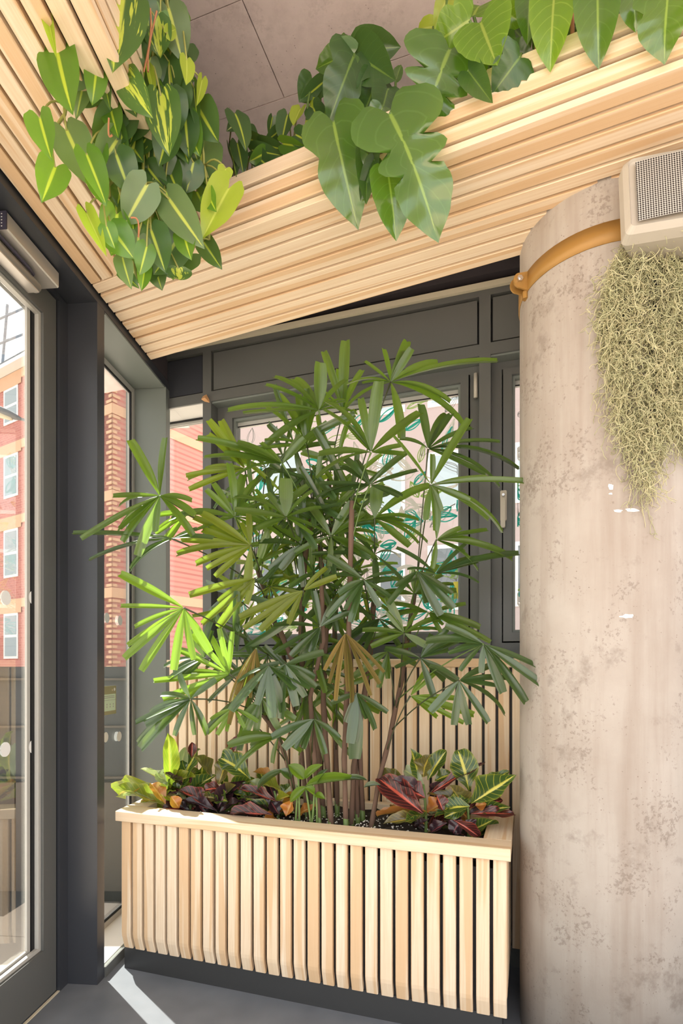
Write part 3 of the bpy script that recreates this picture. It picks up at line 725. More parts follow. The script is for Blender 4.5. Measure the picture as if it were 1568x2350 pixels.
PHM = {k: [leaf_mesh('leaf_'+k, m, HEART, 13, 8, back=.20, fold=f, droop=d, wave=w_, wf=1.5) for f, d, w_ in ((.08, .16, .02), (.18, .10, .03), (.04, .30, .03))] for k, m in PH.items()}
SPM_MAT = {'mid': mk_leaf('split_mid', (.05, .135, .018), (.08, .18, .028), .38, .2, mid=(.24, .38, .06), midw=.03, vein=(.09, .20, .035), veinfreq=7, gloss=.10),
           'dark': mk_leaf('split_dark', (.035, .085, .022), (.055, .12, .03), .22, .28, mid=(.13, .22, .04), midw=.03, vein=(.055, .12, .03), veinfreq=7, gloss=.06),
           'bright': mk_leaf('split_bright', (.15, .30, .022), (.20, .36, .03), .5, .22, mid=(.40, .52, .08), midw=.03, vein=(.29, .46, .05), veinfreq=7, gloss=.07),
           'lime': mk_leaf('split_lime', (.42, .50, .06), (.48, .54, .08), .5, .3, mid=(.55, .6, .15), midw=.04)}
def fine(tab, n): return [i/n for i in range(n+1)]
SPM = {k: {'s': [leaf_mesh('split_leaf_'+k, m, SPLIT, 0, 8, back=.14, fwd=.10, fold=.10, droop=d, wave=.018, wf=5, steps=fine(0, 26)) for d in (.15, .4)],
           'l': [leaf_mesh('lobed_leaf_'+k, m, LOBED, 0, 8, back=.16, fwd=.05, fold=.12, droop=d, wave=.015, wf=5, steps=fine(0, 20)) for d in (.12, .38)],
           'o': [leaf_mesh('oval_leaf_'+k, m, HEART, 12, 6, back=.12, fold=.18, droop=d, wave=.015, wf=4) for d in (.1, .35)]} for k, m in SPM_MAT.items()}
CR_MAT = {'yg': mk_leaf('croton_yellow', (.22, .25, .022), (.32, .33, .04), .45, .3, vein=(.62, .50, .07), veinfreq=9, mid=(.70, .50, .10), midw=.07),
          'gn': mk_leaf('croton_green', (.035, .08, .022), (.055, .11, .03), .22, .25, vein=(.50, .48, .05), veinfreq=8, mid=(.60, .55, .08), midw=.07),
          'br': mk_leaf('croton_brown', (.085, .065, .025), (.12, .09, .03), .22, .28, vein=(.34, .27, .04), veinfreq=9, mid=(.40, .30, .05), midw=.06),
          'rd': mk_leaf('croton_red', (.06, .02, .018), (.10, .03, .025), .2, .27, vein=(.52, .08, .05), veinfreq=8, mid=(.60, .11, .07), midw=.07),
          'pu': mk_leaf('croton_purple', (.035, .018, .024), (.06, .03, .04), .15, .25, vein=(.14, .04, .05), veinfreq=8, mid=(.28, .07, .08), midw=.05),
          'og': mk_leaf('croton_orange', (.55, .16, .04), (.62, .24, .05), .4, .3, vein=(.70, .36, .06), veinfreq=9, mid=(.75, .40, .10), midw=.07),
          'pg': mk_leaf('croton_pale', (.42, .46, .30), (.10, .16, .07), .3, .3, vein=(.5, .5, .25), veinfreq=8, mid=(.5, .52, .2), midw=.06)}
CRM = {k: [leaf_mesh('croton_leaf_'+k, m, CROT, 14, 6, fold=f, droop=d, wave=w_, wf=2.5, twist=tw) for f, d, w_, tw in ((.28, .22, .06, .25), (.16, .42, .08, -.5), (.34, -.12, .06, .45))] for k, m in CR_MAT.items()}
PA_MAT = {'g': mk_leaf('palm_green', (.085, .15, .022), (.12, .19, .035), .44, .34, gloss=.07, var=.8, rib_shade=True),
          'b': mk_leaf('palm_deep_green', (.04, .082, .026), (.065, .11, .04), .25, .31, gloss=.085, var=.75, rib_shade=True),
          'y': mk_leaf('palm_olive', (.17, .20, .016), (.24, .24, .022), .48, .4, gloss=.03, var=.6, rib_shade=True),  # olive of older fronds, yellowed further for sun shining through
          'l': mk_leaf('palm_lime', (.17, .30, .025), (.25, .38, .03), .5, .38, gloss=.04, var=.5, rib_shade=True),  # also puts the sun through backlit fronds into the colour
          'd': mk_leaf('palm_withered', (.24, .15, .05), (.14, .13, .035), .25, .7, gloss=.0, var=.8, rib_shade=True)}
DROOP = (.05, .20, .40, .66)
PAM = {k: [leaf_mesh('leaflet_'+k, m, STRAP, 8, 4, fold=.035, droop=d, pleat=.007) for d in DROOP] for k, m in PA_MAT.items()}
LANCE = leaf_mesh('lance_leaf', PA_MAT['l'], OVAL, 9, 4, fold=.3, droop=.25, pleat=.02)
LANCE2 = leaf_mesh('lance_leaf_dark', PA_MAT['b'], OVAL, 9, 4, fold=.3, droop=.3, pleat=.02)
def put_leaf(par, name, me, Pb, Pt, width, hint, zs=None):
    l_ = (Pt-Pb).length; return link(name, me, par, orient(Pb, Pt, hint, l_, width, zs or (l_+width)/2))
def to_cam(p): return (Vector((0, 0, EH))-p).normalized()
def jit(s_): return Vector((random.uniform(-s_, s_), random.uniform(-s_, s_), random.uniform(-s_, s_)))
def arc(a, b, sag, n=6):
    return [a.lerp(b, i/n)+sag*math.sin(math.pi*i/n) for i in range(n+1)]

# ------------------------------------------------------------------ trailing heart-leaf vine over the door trough
random.seed(17)
vi = thing('trailing_vine', 'trailing heart-leaved vine with lime-striped leaves spilling from the corner trough', 'hanging plant', L(-.69, 1.5, 3.0))
def vY(px, py): return 1.33+.00055*px+.00022*py
vines = [[(300, -60), (290, 150), (250, 300), (235, 420), (250, 500)], [(340, -60), (345, 120), (335, 260), (320, 430), (315, 560), (312, 640)], [(380, -60), (390, 150), (400, 330), (405, 470), (370, 560)],
         [(330, 40), (290, 230), (270, 380), (240, 460)], [(220, -60), (205, 60), (190, 140), (150, 240), (125, 330)], [(420, 60), (440, 240), (470, 380), (500, 470), (480, 550)], [(350, 150), (355, 300), (350, 480), (330, 600)], [(300, 100), (262, 210), (258, 330), (285, 470)]]
vpts = []
for vn in vines:
    pp = [at(x, y, vY(x, y)+.05) for x, y in vn]; vpts += list(zip(vn, pp))
    sm = []
    for a_, b_ in zip(pp, pp[1:]):
        for k in range(4): sm.append(a_.lerp(b_, k/4)+jit(.008))
    sm.append(pp[-1]); MB().tube(sm, .0042, 6).build('vine_stem', M['vine'], vi, True)
for a_, b_ in (((345, 20), (330, 165)), ((360, 25), (340, 165)), ((250, 270), (258, 310)), ((300, 500), (318, 545))):
    p, q = at(*a_, vY(*a_)-.03), at(*b_, vY(*b_)-.02); MB().tube(arc(p, q, jit(.015)), .0025, 5).build('aerial_root', M['root'], vi)
BL = [  # base x,y tip x,y width, colour, shape (crop pixels / 2.613)
 (740,-30,680,370,255,'var',0),(345,315,408,640,210,'green',0),(470,340,430,540,170,'grey',2),(540,320,455,710,120,'grey',1),(400,785,545,1095,195,'grey',0),(240,712,300,940,140,'green',1),
 (330,1005,255,1200,150,'green',1),(600,895,610,1030,100,'green',1),(790,912,705,1205,265,'dark',0),(520,930,640,1220,130,'green',1),(880,1110,745,1345,170,'grey',0),(1015,1195,1205,1465,165,'grey',0),
 (1372,1130,1215,1415,165,'lime',1),(1220,1450,1330,1612,100,'dark',1),(520,1280,632,1515,85,'lime',1),(670,1375,800,1540,160,'green',0),(830,1420,822,1585,125,'grey',0),(735,1545,775,1712,95,'grey',0),
 (920,1570,968,1740,110,'dark',0),(1150,1520,990,1625,125,'dark',1),(1070,1610,1075,1695,130,'var',2),(905,700,988,895,150,'dark',0),(965,575,1005,900,185,'var',0),(850,655,780,850,140,'dark',1),
 (740,465,800,655,190,'dark',0),(755,470,865,650,150,'var',2),(1160,975,1120,1155,130,'dark',0),(1210,835,1215,1065,200,'dark',0),(1195,655,1295,835,170,'dark',0),(1110,700,1130,930,140,'dark',0),
 (1060,520,1100,690,150,'dark',0),(1010,50,1095,350,175,'grey',0),(1000,200,1065,170,60,'lime',0),(470,15,560,255,180,'green',1),(520,-10,600,135,130,'green',2),(615,110,640,430,160,'green',0),(600,340,655,645,100,'dark',1),
 (1130,265,1100,375,110,'dark',0),(1120,360,1125,492,78,'lime',0),(1212,480,1185,625,50,'lime',1),(1165,530,1190,795,60,'dark',1),(1355,1010,1335,1085,75,'lime',0),(1240,1080,1270,1150,110,'dark',0),
 (890,1010,1000,1155,130,'dark',0),(1000,990,1075,1165,130,'dark',1),(850,820,900,1000,180,'dark',0),(262,-10,335,335,60,'lime',1),(895,420,930,612,40,'lime',1),(690,560,740,760,130,'dark',2),(580,400,560,600,110,'green',2),
 (1030,360,1000,520,140,'dark',0),(930,300,890,470,150,'dark',2),(820,240,780,430,150,'dark',0),(700,1200,690,1330,110,'dark',2),(960,1330,1000,1470,120,'dark',1),(880,1480,840,1640,100,'green',2),(1100,1380,1120,1520,120,'green',2),
 (1180,1150,1240,1270,120,'dark',0),(640,1360,690,1490,90,'green',1),(830,0,900,200,170,'dark',2),(960,-20,1000,120,150,'dark',0),(430,-40,330,60,60,'green',1),(740,1640,830,1720,70,'dark',1),(870,1600,850,1740,70,'green',1),
 (1130,800,1180,960,130,'dark',2),(1010,1170,1040,1330,130,'dark',2),(760,700,720,860,120,'dark',1),(660,640,700,800,110,'green',0),(1250,1170,1290,1260,90,'green',1),(560,1060,620,1200,90,'green',2)]
for bx, by, tx, ty, wd, kd, sh in BL:
    x0, y0, x1, y1 = bx/2.613, by/2.613, tx/2.613, ty/2.613
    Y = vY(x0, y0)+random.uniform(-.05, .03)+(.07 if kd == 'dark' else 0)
    Pb = at(x0, y0, Y); Pt = at(x1, y1, Y+random.uniform(-.05, .03))
    o = put_leaf(vi, 'leaf', PHM[kd][sh], Pb, Pt, wd/2.613*Y/F*1.22, to_cam(Pb)+jit(.2))
    _, q = min(vpts, key=lambda e: abs(e[0][0]-x0)+1.4*abs(e[0][1]-(y0-45)))
    MB().tube(arc(q, Pb, Vector((0, -.012, .012))), .0026, 5).build('petiole', M['vine'], o, True)
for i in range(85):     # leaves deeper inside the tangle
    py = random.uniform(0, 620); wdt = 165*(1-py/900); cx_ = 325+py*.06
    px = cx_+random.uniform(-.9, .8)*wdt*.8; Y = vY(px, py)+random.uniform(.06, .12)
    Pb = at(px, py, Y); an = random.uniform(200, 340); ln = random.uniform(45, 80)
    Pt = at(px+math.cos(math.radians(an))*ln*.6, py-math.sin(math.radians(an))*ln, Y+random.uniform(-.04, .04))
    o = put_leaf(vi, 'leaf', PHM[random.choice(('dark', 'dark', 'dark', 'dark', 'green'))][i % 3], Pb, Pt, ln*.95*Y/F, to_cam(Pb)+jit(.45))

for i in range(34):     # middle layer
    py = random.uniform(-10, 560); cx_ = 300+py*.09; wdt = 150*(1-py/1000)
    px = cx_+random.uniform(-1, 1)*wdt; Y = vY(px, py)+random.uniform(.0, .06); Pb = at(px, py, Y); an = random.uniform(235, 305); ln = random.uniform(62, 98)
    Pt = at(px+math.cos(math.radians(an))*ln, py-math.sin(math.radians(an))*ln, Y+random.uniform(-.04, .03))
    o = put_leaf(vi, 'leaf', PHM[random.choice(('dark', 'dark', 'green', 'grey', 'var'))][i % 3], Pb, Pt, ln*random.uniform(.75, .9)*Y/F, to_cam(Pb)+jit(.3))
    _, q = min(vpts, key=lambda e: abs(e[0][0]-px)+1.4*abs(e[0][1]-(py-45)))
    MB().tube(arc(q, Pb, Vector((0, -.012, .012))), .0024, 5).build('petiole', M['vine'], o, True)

# ------------------------------------------------------------------ small variegated vine in the corner of the trough
po = thing('potted_vine', 'small dark green vine with curled leaves nestled in the trough corner', 'plant', S(-.45, 1.75, 2.98))
for bx, by, tx, ty, wd, kd, b_ in ((540,262,570,320,55,'dark',1.60),(553,275,520,300,30,'dark',1.7),(545,330,560,395,40,'dark',1.66),(528,340,545,400,26,'dark',1.68),(575,320,625,345,40,'dark',1.74),(580,345,640,355,36,'dark',1.72),
    (600,330,655,350,36,'dark',1.74),(640,300,610,330,30,'dark',1.78),(660,265,645,325,44,'dark',1.76),(690,250,672,285,40,'lime',1.73),(712,243,735,270,36,'lime',1.75),(700,290,712,325,28,'lime',1.70),(680,310,720,330,40,'dark',1.7),
    (625,270,618,312,24,'dark',1.76),(650,330,700,338,34,'green',1.71),(590,360,620,385,40,'dark',1.72),(565,300,590,345,40,'dark',1.78),(720,250,745,300,44,'dark',1.74),(740,190,690,235,40,'dark',1.75),(610,350,575,372,36,'green',1.72)):
    Pb = at_n(bx, by, b_, NS); Pt = at_n(tx, ty, b_+random.uniform(-.04, .02), NS)
    o = put_leaf(po, 'leaf', PHM[kd][random.randrange(3)], Pb, Pt, wd*Pb.y/F, to_cam(Pb)+jit(.5))
    root = at_n(bx+random.uniform(-20, 20), by+75, 1.80, NS); root.z = max(root.z, 2.975)
    MB().tube(arc(root, Pb, Vector((0, 0, .03))), .0028, 5).build('petiole', M['vine'], o, True)

# ------------------------------------------------------------------ split-leaf plants along the trough
def split_plant(label, rows, loc):
    pt = thing('split_leaf_plant', label, 'plant', loc, 'leafy plants in the long trough')
    for bx, by, tx, ty, wd, kd, sh, b_, db in rows:
        x0, y0, x1, y1 = 600+bx/1.62, by/1.62, 600+tx/1.62, ty/1.62
        Pb = at_n(x0, y0, b_, NS); Pt = at_n(x1, y1, b_+db, NS)
        o = put_leaf(pt, 'leaf', SPM[kd][sh][random.randrange(2)], Pb, Pt, wd/1.62*Pb.y/F, to_cam(Pb)+Vector((0, 0, .25))+jit(.18))
        st_ = S(Pb.dot(US)+random.uniform(-.05, .05), 1.78, 2.975)
        MB().tube(arc(st_, Pb, Vector((0, 0, .05))+NS*-.02), .0045, 6).build('petiole', M['petiole'], o, True)
    return pt
random.seed(23)
p1_ = split_plant('glossy split-leaf plant whose two biggest leaves droop over the trough edge', [
 (478,425,668,765,350,'mid','s',1.585,-.02),(268,455,338,788,250,'mid','l',1.60,.0),(345,205,262,408,190,'dark','l',1.66,-.04),(352,205,492,292,150,'dark','o',1.68,.0),(350,190,520,170,120,'dark','o',1.72,.04),(345,200,182,245,95,'mid','o',1.66,-.03),(340,195,350,100,100,'mid','o',1.70,.02),
 (470,640,507,862,150,'mid','o',1.61,.0),(395,545,390,752,90,'dark','o',1.63,.0),(420,600,372,740,70,'dark','o',1.63,.0),(430,300,380,430,140,'dark','o',1.72,-.02),(470,330,440,450,120,'dark','o',1.70,0),(190,300,142,375,90,'dark','o',1.74,-.02),(330,360,300,470,120,'dark','l',1.70,0),(240,400,230,470,90,'dark','o',1.72,0),
 (450,400,420,470,90,'mid','o',1.66,0),(500,300,520,235,40,'mid','o',1.72,0)], S(-.25, 1.78, 2.975))
p2_ = split_plant('broad-leaved plant with one dark split leaf below bright green ones', [
 (700,185,590,445,330,'mid','s',1.63,-.03),(815,85,872,225,215,'bright','o',1.62,-.02),(775,75,640,160,190,'bright','l',1.65,-.02),(790,60,830,-60,230,'bright','l',1.68,.02),(640,100,565,105,60,'lime','o',1.69,0),(690,-10,645,110,70,'lime','o',1.68,0),
 (960,215,870,330,170,'dark','l',1.64,-.01),(770,265,855,375,90,'dark','o',1.635,-.02),(900,180,1005,200,100,'dark','l',1.67,0),(720,130,760,240,120,'dark','o',1.72,0),(830,230,800,300,90,'dark','o',1.72,0),(940,110,1000,170,110,'dark','o',1.73,0),(920,130,970,230,110,'dark','o',1.75,0),(860,20,970,75,120,'bright','o',1.66,0)], S(.05, 1.78, 2.975))
p3_ = split_plant('bright leafy plant at the high end of the trough by the loudspeaker', [
 (1090,-30,1070,212,165,'bright','o',1.62,-.02),(1250,-60,1252,205,165,'mid','o',1.615,-.01),(1000,-40,990,155,110,'mid','o',1.64,0),(1385,-60,1388,92,110,'mid','o',1.62,0),(1520,-60,1478,168,240,'mid','l',1.60,-.02),(1050,130,1010,180,80,'dark','o',1.72,0),(1170,90,1130,160,80,'dark','o',1.74,0),(1330,20,1310,100,90,'dark','o',1.72,0),
 (1190,-50,1210,70,90,'bright','o',1.66,0),(1440,-40,1430,60,80,'dark','o',1.72,0),(960,120,930,200,90,'dark','o',1.75,0)], S(.42, 1.78, 2.975))
MB().tube([at_n(1234, 140, 1.70, NS), at_n(1233, 60, 1.70, NS)], .008, 8).build('moss_pole', M['root'], p3_)
MB().tube([at_n(1315, 110, 1.72, NS), at_n(1312, -20, 1.72, NS)], .006, 8).build('stem', M['root'], p3_)
MB().tube([at_n(860, 215, 1.72, NS), at_n(835, 130, 1.70, NS)], .008, 8).build('stem', M['root'], p1_)

# ------------------------------------------------------------------ lady palm
random.seed(41)
pa = thing('fan_palm', 'tall clumping fan palm with strap leaflets filling the planter', 'palm', W(-.8, 2.28, .63))
canes = [[(690,1868),(668,1780),(640,1690),(604,1640)],[(708,1860),(690,1700),(650,1500),(618,1390),(588,1300)],[(735,1880),(722,1740),(712,1600),(742,1470),(738,1340)],[(762,1890),(750,1740),(742,1600),(748,1450),(735,1250)],
         [(795,1885),(790,1740),(798,1560),(803,1350),(808,1150)],[(822,1850),(814,1700),(806,1540),(800,1420)],[(834,1842),(826,1720),(815,1600)],[(848,1880),(870,1790),(893,1700),(922,1560),(945,1400),(955,1350)],
         [(720,1850),(700,1640),(690,1450),(700,1280),(720,1160)],[(775,1850),(770,1650),(768,1400),(760,1200),(755,1100)],[(745,1845),(728,1690),(690,1560),(640,1440)],[(806,1870),(812,1760),(830,1640),(850,1500),(860,1350)]]
cpts = []
for i, cn in enumerate(canes):
    bb = (2.16, 2.22, 2.14, 2.13, 2.15, 2.24, 2.28, 2.16, 2.25, 2.30, 2.26, 2.2)[i]
    q0 = at_n(*cn[0], bb, N); Y0 = q0.y; q0.z = .62
    pp = [q0]+[at(x, y, Y0+(.04*k if i % 2 else -.01*k)) for k, (x, y) in enumerate(cn) if k]
    sm = []
    for a_, b_ in zip(pp, pp[1:]):
        for k in range(3): sm.append(a_.lerp(b_, k/3))
    sm.append(pp[-1]); r0 = random.uniform(.0085, .0115)
    rad = [r0*(1.12 if k % 2 else .92) for k in range(len(sm))]
    c_ = MB().tube(sm, rad, 8).build('cane', M['cane'], pa, True)
    MB().tube([pp[0]-Z*.01, pp[0].lerp(pp[1], .28)], r0*1.06, 8).build('cane_base', M['canegreen'], c_, True)
    for k in range(len(cn)-1):
        for j in range(6):
            tt = j/6; cpts.append(((cn[k][0]+(cn[k+1][0]-cn[k][0])*tt, cn[k][1]+(cn[k+1][1]-cn[k][1])*tt), pp[k].lerp(pp[k+1], tt)))
    cpts.append((cn[-1], pp[-1]))
FR = [
 (367,1138,2.12,'g',"113:122:30 84:125:24 172:105 180:98 200:130 212:190 228:125 257:135 268:85 318:110 5:65 350:80"),(395,1236,2.15,'b',"177:210:20 186:190:18 170:80 200:70 20:60"),
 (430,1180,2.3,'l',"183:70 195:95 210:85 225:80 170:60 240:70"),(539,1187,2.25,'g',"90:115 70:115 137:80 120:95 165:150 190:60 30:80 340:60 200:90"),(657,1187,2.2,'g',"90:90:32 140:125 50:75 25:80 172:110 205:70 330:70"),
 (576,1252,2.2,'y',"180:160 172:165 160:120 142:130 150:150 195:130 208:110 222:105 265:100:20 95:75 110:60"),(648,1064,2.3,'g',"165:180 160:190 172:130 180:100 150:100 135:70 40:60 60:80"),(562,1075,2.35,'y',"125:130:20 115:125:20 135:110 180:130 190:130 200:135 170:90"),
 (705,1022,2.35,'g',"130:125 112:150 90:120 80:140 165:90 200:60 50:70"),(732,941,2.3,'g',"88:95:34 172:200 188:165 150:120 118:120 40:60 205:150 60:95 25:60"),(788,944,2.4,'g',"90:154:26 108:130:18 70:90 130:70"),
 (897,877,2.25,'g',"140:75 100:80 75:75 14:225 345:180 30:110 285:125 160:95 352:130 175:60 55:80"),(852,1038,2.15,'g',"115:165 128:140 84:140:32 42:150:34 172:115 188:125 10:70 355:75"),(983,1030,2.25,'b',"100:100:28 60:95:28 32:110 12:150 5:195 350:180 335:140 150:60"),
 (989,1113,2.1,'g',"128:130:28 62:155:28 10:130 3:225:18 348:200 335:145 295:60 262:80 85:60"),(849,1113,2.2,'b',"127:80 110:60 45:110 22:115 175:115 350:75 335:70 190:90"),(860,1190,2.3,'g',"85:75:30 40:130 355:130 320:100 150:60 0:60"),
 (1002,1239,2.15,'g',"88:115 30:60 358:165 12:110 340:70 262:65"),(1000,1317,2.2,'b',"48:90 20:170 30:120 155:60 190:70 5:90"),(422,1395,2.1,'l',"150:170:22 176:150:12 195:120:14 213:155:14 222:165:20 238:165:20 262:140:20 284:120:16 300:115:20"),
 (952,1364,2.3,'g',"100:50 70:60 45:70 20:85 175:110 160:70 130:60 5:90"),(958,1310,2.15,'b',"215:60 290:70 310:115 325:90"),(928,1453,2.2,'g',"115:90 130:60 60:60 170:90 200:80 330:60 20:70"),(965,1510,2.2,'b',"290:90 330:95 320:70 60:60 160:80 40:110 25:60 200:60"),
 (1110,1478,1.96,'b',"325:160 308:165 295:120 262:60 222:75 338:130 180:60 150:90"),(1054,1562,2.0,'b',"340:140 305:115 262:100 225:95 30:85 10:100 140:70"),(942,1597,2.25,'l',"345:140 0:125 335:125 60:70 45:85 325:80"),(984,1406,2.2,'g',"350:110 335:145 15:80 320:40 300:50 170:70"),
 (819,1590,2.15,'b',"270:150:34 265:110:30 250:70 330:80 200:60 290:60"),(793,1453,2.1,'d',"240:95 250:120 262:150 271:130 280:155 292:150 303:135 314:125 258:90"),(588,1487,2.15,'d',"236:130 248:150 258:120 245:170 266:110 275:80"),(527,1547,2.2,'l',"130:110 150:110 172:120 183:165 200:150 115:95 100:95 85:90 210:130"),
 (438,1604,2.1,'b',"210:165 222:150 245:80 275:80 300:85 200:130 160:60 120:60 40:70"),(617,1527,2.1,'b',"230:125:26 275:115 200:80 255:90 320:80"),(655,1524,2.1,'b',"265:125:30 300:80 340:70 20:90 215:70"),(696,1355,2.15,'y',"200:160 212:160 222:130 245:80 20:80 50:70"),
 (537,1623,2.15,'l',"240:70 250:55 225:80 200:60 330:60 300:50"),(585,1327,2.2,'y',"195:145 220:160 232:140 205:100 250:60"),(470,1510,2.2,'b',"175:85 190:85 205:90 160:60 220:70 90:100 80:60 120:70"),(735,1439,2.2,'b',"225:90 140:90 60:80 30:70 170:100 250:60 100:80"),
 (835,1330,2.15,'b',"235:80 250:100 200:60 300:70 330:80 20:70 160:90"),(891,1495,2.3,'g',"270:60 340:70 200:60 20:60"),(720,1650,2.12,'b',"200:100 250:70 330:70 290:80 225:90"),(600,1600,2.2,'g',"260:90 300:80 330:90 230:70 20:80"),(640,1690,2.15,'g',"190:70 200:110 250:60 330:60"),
 (760,1230,2.25,'g',"150:110 120:90 60:80 200:90 330:80 20:90 270:70"),(690,1250,2.3,'b',"170:90 140:80 100:80 40:70 220:90 270:90"),(870,1420,2.35,'b',"200:90 230:80 310:90 340:100 20:80 150:80"),(620,1200,2.3,'g',"200:100 160:80 100:80 60:80 330:80 250:80")]
NBASE = len(FR)
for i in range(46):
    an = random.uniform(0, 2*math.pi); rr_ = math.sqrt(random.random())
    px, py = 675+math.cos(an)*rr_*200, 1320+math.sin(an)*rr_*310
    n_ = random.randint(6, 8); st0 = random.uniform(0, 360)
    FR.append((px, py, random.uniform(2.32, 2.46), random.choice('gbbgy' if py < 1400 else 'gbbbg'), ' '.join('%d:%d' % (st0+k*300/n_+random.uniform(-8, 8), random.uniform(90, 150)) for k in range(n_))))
nleaf = 0
for fi, (hx, hy, Y, kd, spec) in enumerate(FR):
    hub = at(hx, hy, Y); fill = fi >= NBASE
    nrm = Vector((random.uniform(-.8, .8), -.75, random.uniform(-.5, 1.0))).normalized(); e1 = Vector((1, 0, 0)); e1 = (e1-nrm*e1.dot(nrm)).normalized(); e2 = e1.cross(nrm)*-1
    if e2.z < 0: e2 = -e2
    cand = [e for e in cpts if e[0][1] > hy+25] or cpts
    _, q = min(cand, key=lambda e: abs(e[0][0]-hx)+.5*abs(e[0][1]-(hy+130)))
    pm_ = MB().tube(arc(q, hub, Vector((0, 0, .02))), [.0035]+[.0026]*5+[.0042], 5)
    single = nleaf < 296
    out_ = []; sp_ = spec.split()
    if not fill and kd in 'gb': sp_ += ['%d:%d' % (float(random.choice(sp_).split(':')[0])+random.choice((-14, 14)), random.uniform(70, 120)) for _ in range(2)]
    for k, s_ in enumerate(sp_):
        pr = [float(v) for v in s_.split(':')]; th = math.radians(pr[0]+random.uniform(-2, 2)); ln = pr[1]*Y/F
        wd = (pr[2] if len(pr) > 2 else min(25, 10+pr[1]*.10)*random.uniform(.8, 1.12)*{'d': .55, 'l': .66, 'y': .78}.get(kd, 1))*Y/F
        dv = Vector((math.cos(th), random.uniform(-.34, .12), math.sin(th))); ln *= dv.length; dv.normalize()
        if fill: dv = (e1*math.cos(th)+e2*math.sin(th)).normalized(); wd *= .66
        hint = Vector((random.uniform(-.5, .5), -.62, .62+random.uniform(-.35, .3)))
        if fill: hint = nrm+jit(.25)
        if kd in 'ly' and not fill: hint = Vector((random.uniform(-.2, .2), -.9, .3))
        dr_ = 0 if len(pr) > 2 and pr[2] >= 20 else random.choice((0, 1, 1, 2) if math.sin(th) > .3 else (0, 1, 2, 2) if math.sin(th) > -.4 else (0, 0, 1))
        out_.append((PAM[kd][dr_], orient(hub+dv*.004, hub+dv, hint, ln*(1+.05*dr_), wd, ln)))
    if single:
        fo = pm_.build('frond', M['petdark'] if fi % 3 else M['petiole'], pa, True)
        for me, mw in out_: link('leaflet', me, fo, mw); nleaf += 1
    else:
        mb = MB()
        for me, mw in out_:
            i0 = len(mb.v); mb.v += [mw @ v.co for v in me.vertices]; ul = me.uv_layers[0].data
            for p in me.polygons:
                mb.f.append([i0+v for v in p.vertices]); mb.uv.append([tuple(ul[li].uv) for li in p.loop_indices])
        fo = mb.build('frond', PA_MAT[kd], pa, True)
        pm_.build('petiole', M['petdark'], fo, True)

# ------------------------------------------------------------------ crotons
def croton(label, stem, rows, sx, sy, sc_, b_):
    base = at_n(*stem[0], b_, N); base.z = .625
    ct = thing('croton_plant', label, 'plant', base, 'crotons in the timber planter')
    top = at_n(*stem[1], b_, N)
    MB().tube(arc(base, top, Vector((.004, 0, 0))), [.007, .007, .006, .006, .005, .005, .004], 7).build('stem', M['canegreen'], ct, True)
    for bx, by, tx, ty, wd, kd, db in rows:
        Pb = at_n(sx+bx/sc_, sy+by/sc_, b_+db, N); Pt = at_n(sx+tx/sc_, sy+ty/sc_, b_+db+random.uniform(-.05, .03), N)
        if Pt.z < .70 and Pt.dot(N) < 2.09: Pt.z = .70
        o = put_leaf(ct, 'leaf', CRM[kd][random.randrange(3)], Pb, Pt, wd/sc_*Pb.y/F*1.3, to_cam(Pb)*.8+Vector((0, 0, .6))+jit(.3))
    kinds = [r[5] for r in rows]
    for i in range(16):
        t_ = random.uniform(.05, .9); Pb = base.lerp(top, t_); an = random.uniform(0, 6.28); ln = random.uniform(.09, .165)
        dv = Vector((math.cos(an), math.sin(an)*.45, random.uniform(-.05, .55))).normalized()
        Pt = Pb+dv*ln; Pt.z = max(Pt.z, .70)
        put_leaf(ct, 'leaf', CRM[random.choice(kinds+['pu', 'gn', 'br'])][i % 3], Pb, Pt, random.uniform(.042, .066), Vector((0, -.5, .9))+jit(.3))
    return ct
random.seed(77)
K = (220, 1650, 3.136)
croton('croton with long yellow and orange veined leaves reaching past the planter corner', [(378, 1850), (388, 1790)], [(430,480,58,486,95,'yg',-.06),(490,620,122,505,105,'yg',-.09),(500,612,398,445,85,'og',-.1),(535,500,528,100,95,'yg',-.02),(530,475,438,375,100,'pg',0),(600,640,545,560,70,'og',-.1),(420,560,200,560,60,'pg',-.08),(570,600,480,520,90,'yg',-.08),(560,520,570,180,40,'pg',.02),(520,560,330,600,70,'og',-.05)], *K, 2.20)
croton('croton with broad dark green yellow-veined upright leaves behind the orange ones', [(440, 1850), (425, 1800)], [(572,520,640,200,75,'pg',0),(600,525,700,180,150,'gn',-.02),(835,420,690,275,120,'br',0),(690,280,695,165,50,'rd',.02),(845,625,585,522,100,'rd',-.06),(870,662,615,600,80,'pu',-.08),(690,560,560,420,100,'gn',.05),(750,540,830,420,110,'gn',.05),(720,600,800,700,90,'pu',-.05),(760,420,770,330,80,'gn',.06)], *K, 2.22)
croton('croton with a tall red-tipped leaf and a green leaf leaning over it', [(505, 1860), (515, 1800)], [(885,470,950,240,105,'br',0),(950,260,1012,135,62,'rd',.01),(1112,436,888,208,130,'gn',-.03),(890,672,1062,540,80,'pu',-.08),(880,645,965,455,100,'pu',-.03),(1175,600,1015,545,90,'gn',-.04),(1000,560,900,480,90,'gn',.05),(930,600,1090,450,80,'pu',.03),(960,520,850,330,60,'gn',.08),(1010,640,1160,640,80,'pu',-.04)], *K, 2.22)
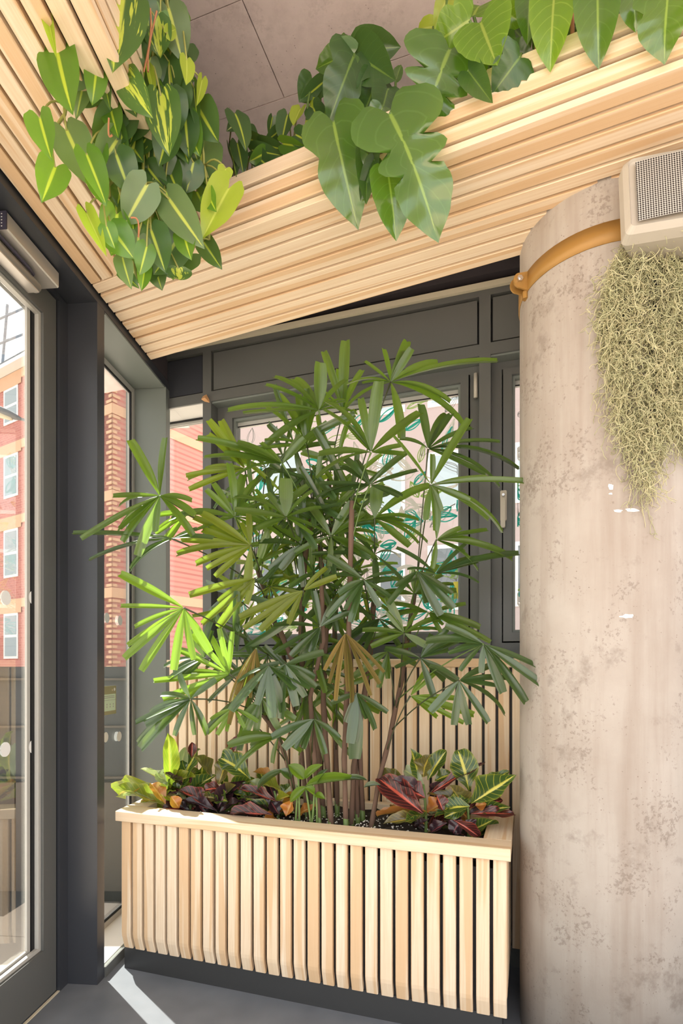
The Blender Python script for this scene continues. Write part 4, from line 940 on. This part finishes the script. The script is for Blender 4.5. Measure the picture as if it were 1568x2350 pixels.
croton('low croton with dark red and orange leaves beside the palm canes', [(640, 1865), (630, 1815)], [(1270,692,925,678,95,'rd',-.09),(1330,505,1200,485,110,'yg',0),(1310,600,1012,478,70,'rd',-.02),(1370,700,1420,585,80,'og',-.07),(1440,700,1575,600,80,'og',-.05),(1250,645,1180,575,80,'pu',-.02),(1200,540,1120,440,90,'pg',.03),(1290,420,1130,390,70,'og',.06),(1340,560,1400,470,90,'gn',.04),(1180,680,1060,620,100,'pu',-.04),(1230,500,1180,360,90,'gn',.08),(1320,690,1260,600,90,'pu',-.03),(1130,560,1050,460,80,'gn',.04)], *K, 2.2)
K = (700, 1650, 3.015)
croton('croton with a big dark leaf veined in bright red right of the canes', [(978, 1880), (972, 1800)], [(822,655,488,388,150,'rd',-.07),(832,545,690,470,120,'rd',-.03),(822,402,818,255,150,'br',-.04),(830,470,685,308,70,'pg',.0),(800,430,728,198,100,'gn',.03),(852,425,965,205,90,'gn',.02),(862,522,1258,258,70,'rd',-.02),(800,680,540,742,80,'br',-.07),(850,645,478,632,55,'og',-.04),(720,470,505,345,90,'br',.02),(900,430,1010,370,80,'gn',.06),(880,560,960,440,90,'pu',.05),(780,480,700,420,80,'pu',.06),(760,640,560,560,80,'br',.03),(850,700,760,760,70,'pu',-.06)], *K, 2.2)
croton('croton with green yellow-veined leaves next to the concrete column', [(1075, 1895), (1072, 1830)], [(1135,495,1085,195,145,'gn',0),(1152,585,1478,395,135,'gn',-.03),(1200,500,1408,348,80,'gn',.02),(1142,605,945,612,125,'gn',-.06),(960,640,900,520,80,'rd',-.05),(1150,655,1480,640,70,'rd',-.02),(1130,640,1425,618,70,'gn',.02),(985,720,845,785,80,'pu',-.08),(1030,700,1225,812,60,'rd',-.09),(1060,580,920,560,80,'gn',.03),(1090,700,1000,780,90,'pu',-.05),(1110,700,1160,760,90,'pu',-.04),(1180,600,1260,590,70,'og',0),(1000,640,1060,740,80,'pu',-.02)], *K, 2.2)
# seedling fan palms
random.seed(9)
sd = thing('palm_seedling', 'pale green young palm shoots at the front of the soil', 'plant', W(-.93, 2.13, .63), None)
def sdl(bx, by, tx, ty, wd, me, b_=2.12):
    s_ = 4.356; Pb = at_n(540+bx/s_, 1750+by/s_, b_, N); Pt = at_n(540+tx/s_, 1750+ty/s_, b_-.03, N)
    return put_leaf(sd, 'leaf', me, Pb, Pt, wd/s_*Pb.y/F, to_cam(Pb)*.8+Vector((0, 0, .7))+jit(.2))
for r_ in ((712,235,1215,120,100,LANCE),(715,240,530,395,95,LANCE),(705,160,850,10,95,LANCE),(690,165,535,10,140,LANCE),(790,315,715,240,100,LANCE),(800,320,890,350,70,LANCE),(500,75,170,245,70,LANCE2),(1070,180,1310,140,60,LANCE2),(1290,250,1440,200,60,LANCE2),(560,160,460,60,110,LANCE2),(820,200,900,60,60,LANCE2)): sdl(*r_)
for x0, y0, x1, y1 in ((640,585,625,60),(765,595,700,235),(750,590,790,310),(810,560,810,330),(590,585,620,240)):
    a_ = at_n(540+x0/4.356, 1750+y0/4.356, 2.12, N); a_.z = .625
    MB().tube(arc(a_, at_n(540+x1/4.356, 1750+y1/4.356, 2.12, N), Vector((.003, 0, 0))), .0045, 6).build('shoot_stem', M['canegreen'], sd, True)

# ------------------------------------------------------------------ hanging moss on the column
random.seed(31)
mo = thing('hanging_moss', 'curly grey-green moss hanging down the column below the loudspeaker', 'moss', on_col(1490, 700))
def low(px):
    tab = ((1380, 700), (1395, 860), (1420, 1010), (1450, 1090), (1475, 1210), (1500, 1090), (1530, 1000), (1570, 1060), (1620, 1040), (1660, 900))
    for (a0, v0), (a1, v1) in zip(tab, tab[1:]):
        if px <= a1: return v0+(v1-v0)*(px-a0)/(a1-a0)
    return 850
def strands(n_, mat, rad, dens):
    mb = MB()
    for i in range(n_):
        px = random.uniform(1388, 1640)
        top_ = 556+(max(0, 1432-px)*2.4); lo = low(px)
        py = top_+(lo-top_)*(random.random()**dens)*.93
        q = on_col(min(px, 1572), py); nrm = Vector((q.x-CC.x, q.y-CC.y, 0)).normalized()
        depth = random.uniform(.003, .075*(1-.55*(py-top_)/max(1, lo-top_)))
        p = q+nrm*depth+(Vector((.9, .3, 0))*(px-1572)/F*1.8 if px > 1572 else Vector())
        ln = random.randint(14, 30); v = Vector((random.uniform(-1, 1), random.uniform(-1, 1), -1)); cur = random.uniform(0, 6.28); pts = [p]
        ph = random.uniform(.5, 1.3)*random.choice((-1, 1)); ax_ = jit(1).normalized()
        for k in range(ln):
            v = (Matrix.Rotation(ph*random.uniform(.3, 1.3), 3, ax_) @ v).normalized()
            if random.random() < .25: ax_ = (ax_+jit(1.2)).normalized(); ph = -ph
            v = (v+Vector((0, 0, -.2))).normalized(); p = p+v*.0058
            dd = Vector((p.x-CC.x, p.y-CC.y, 0))
            if dd.length < CR+.003: p = p+dd.normalized()*(CR+.003-dd.length)
            pts.append(p)
        mb.tube(pts, [rad]*(len(pts)-1)+[rad*.4], 3)
    o = mb.build('moss_strands', mat, mo, True); o['kind'] = 'stuff'
strands(300, M['moss2'], .0009, .35); strands(2300, M['moss'], .00105, 1.15); strands(1500, M['moss2'], .00105, 1.1)
MB().tube([on_col(1500, y)+Vector((-.3, -1, 0)).normalized()*(.012+.006*math.sin(y*.05))+Vector((.004*math.sin(y*.03), 0, 0)) for y in range(560, 1010, 18)], .006, 6).build('cable', M['cable'], mo, True)
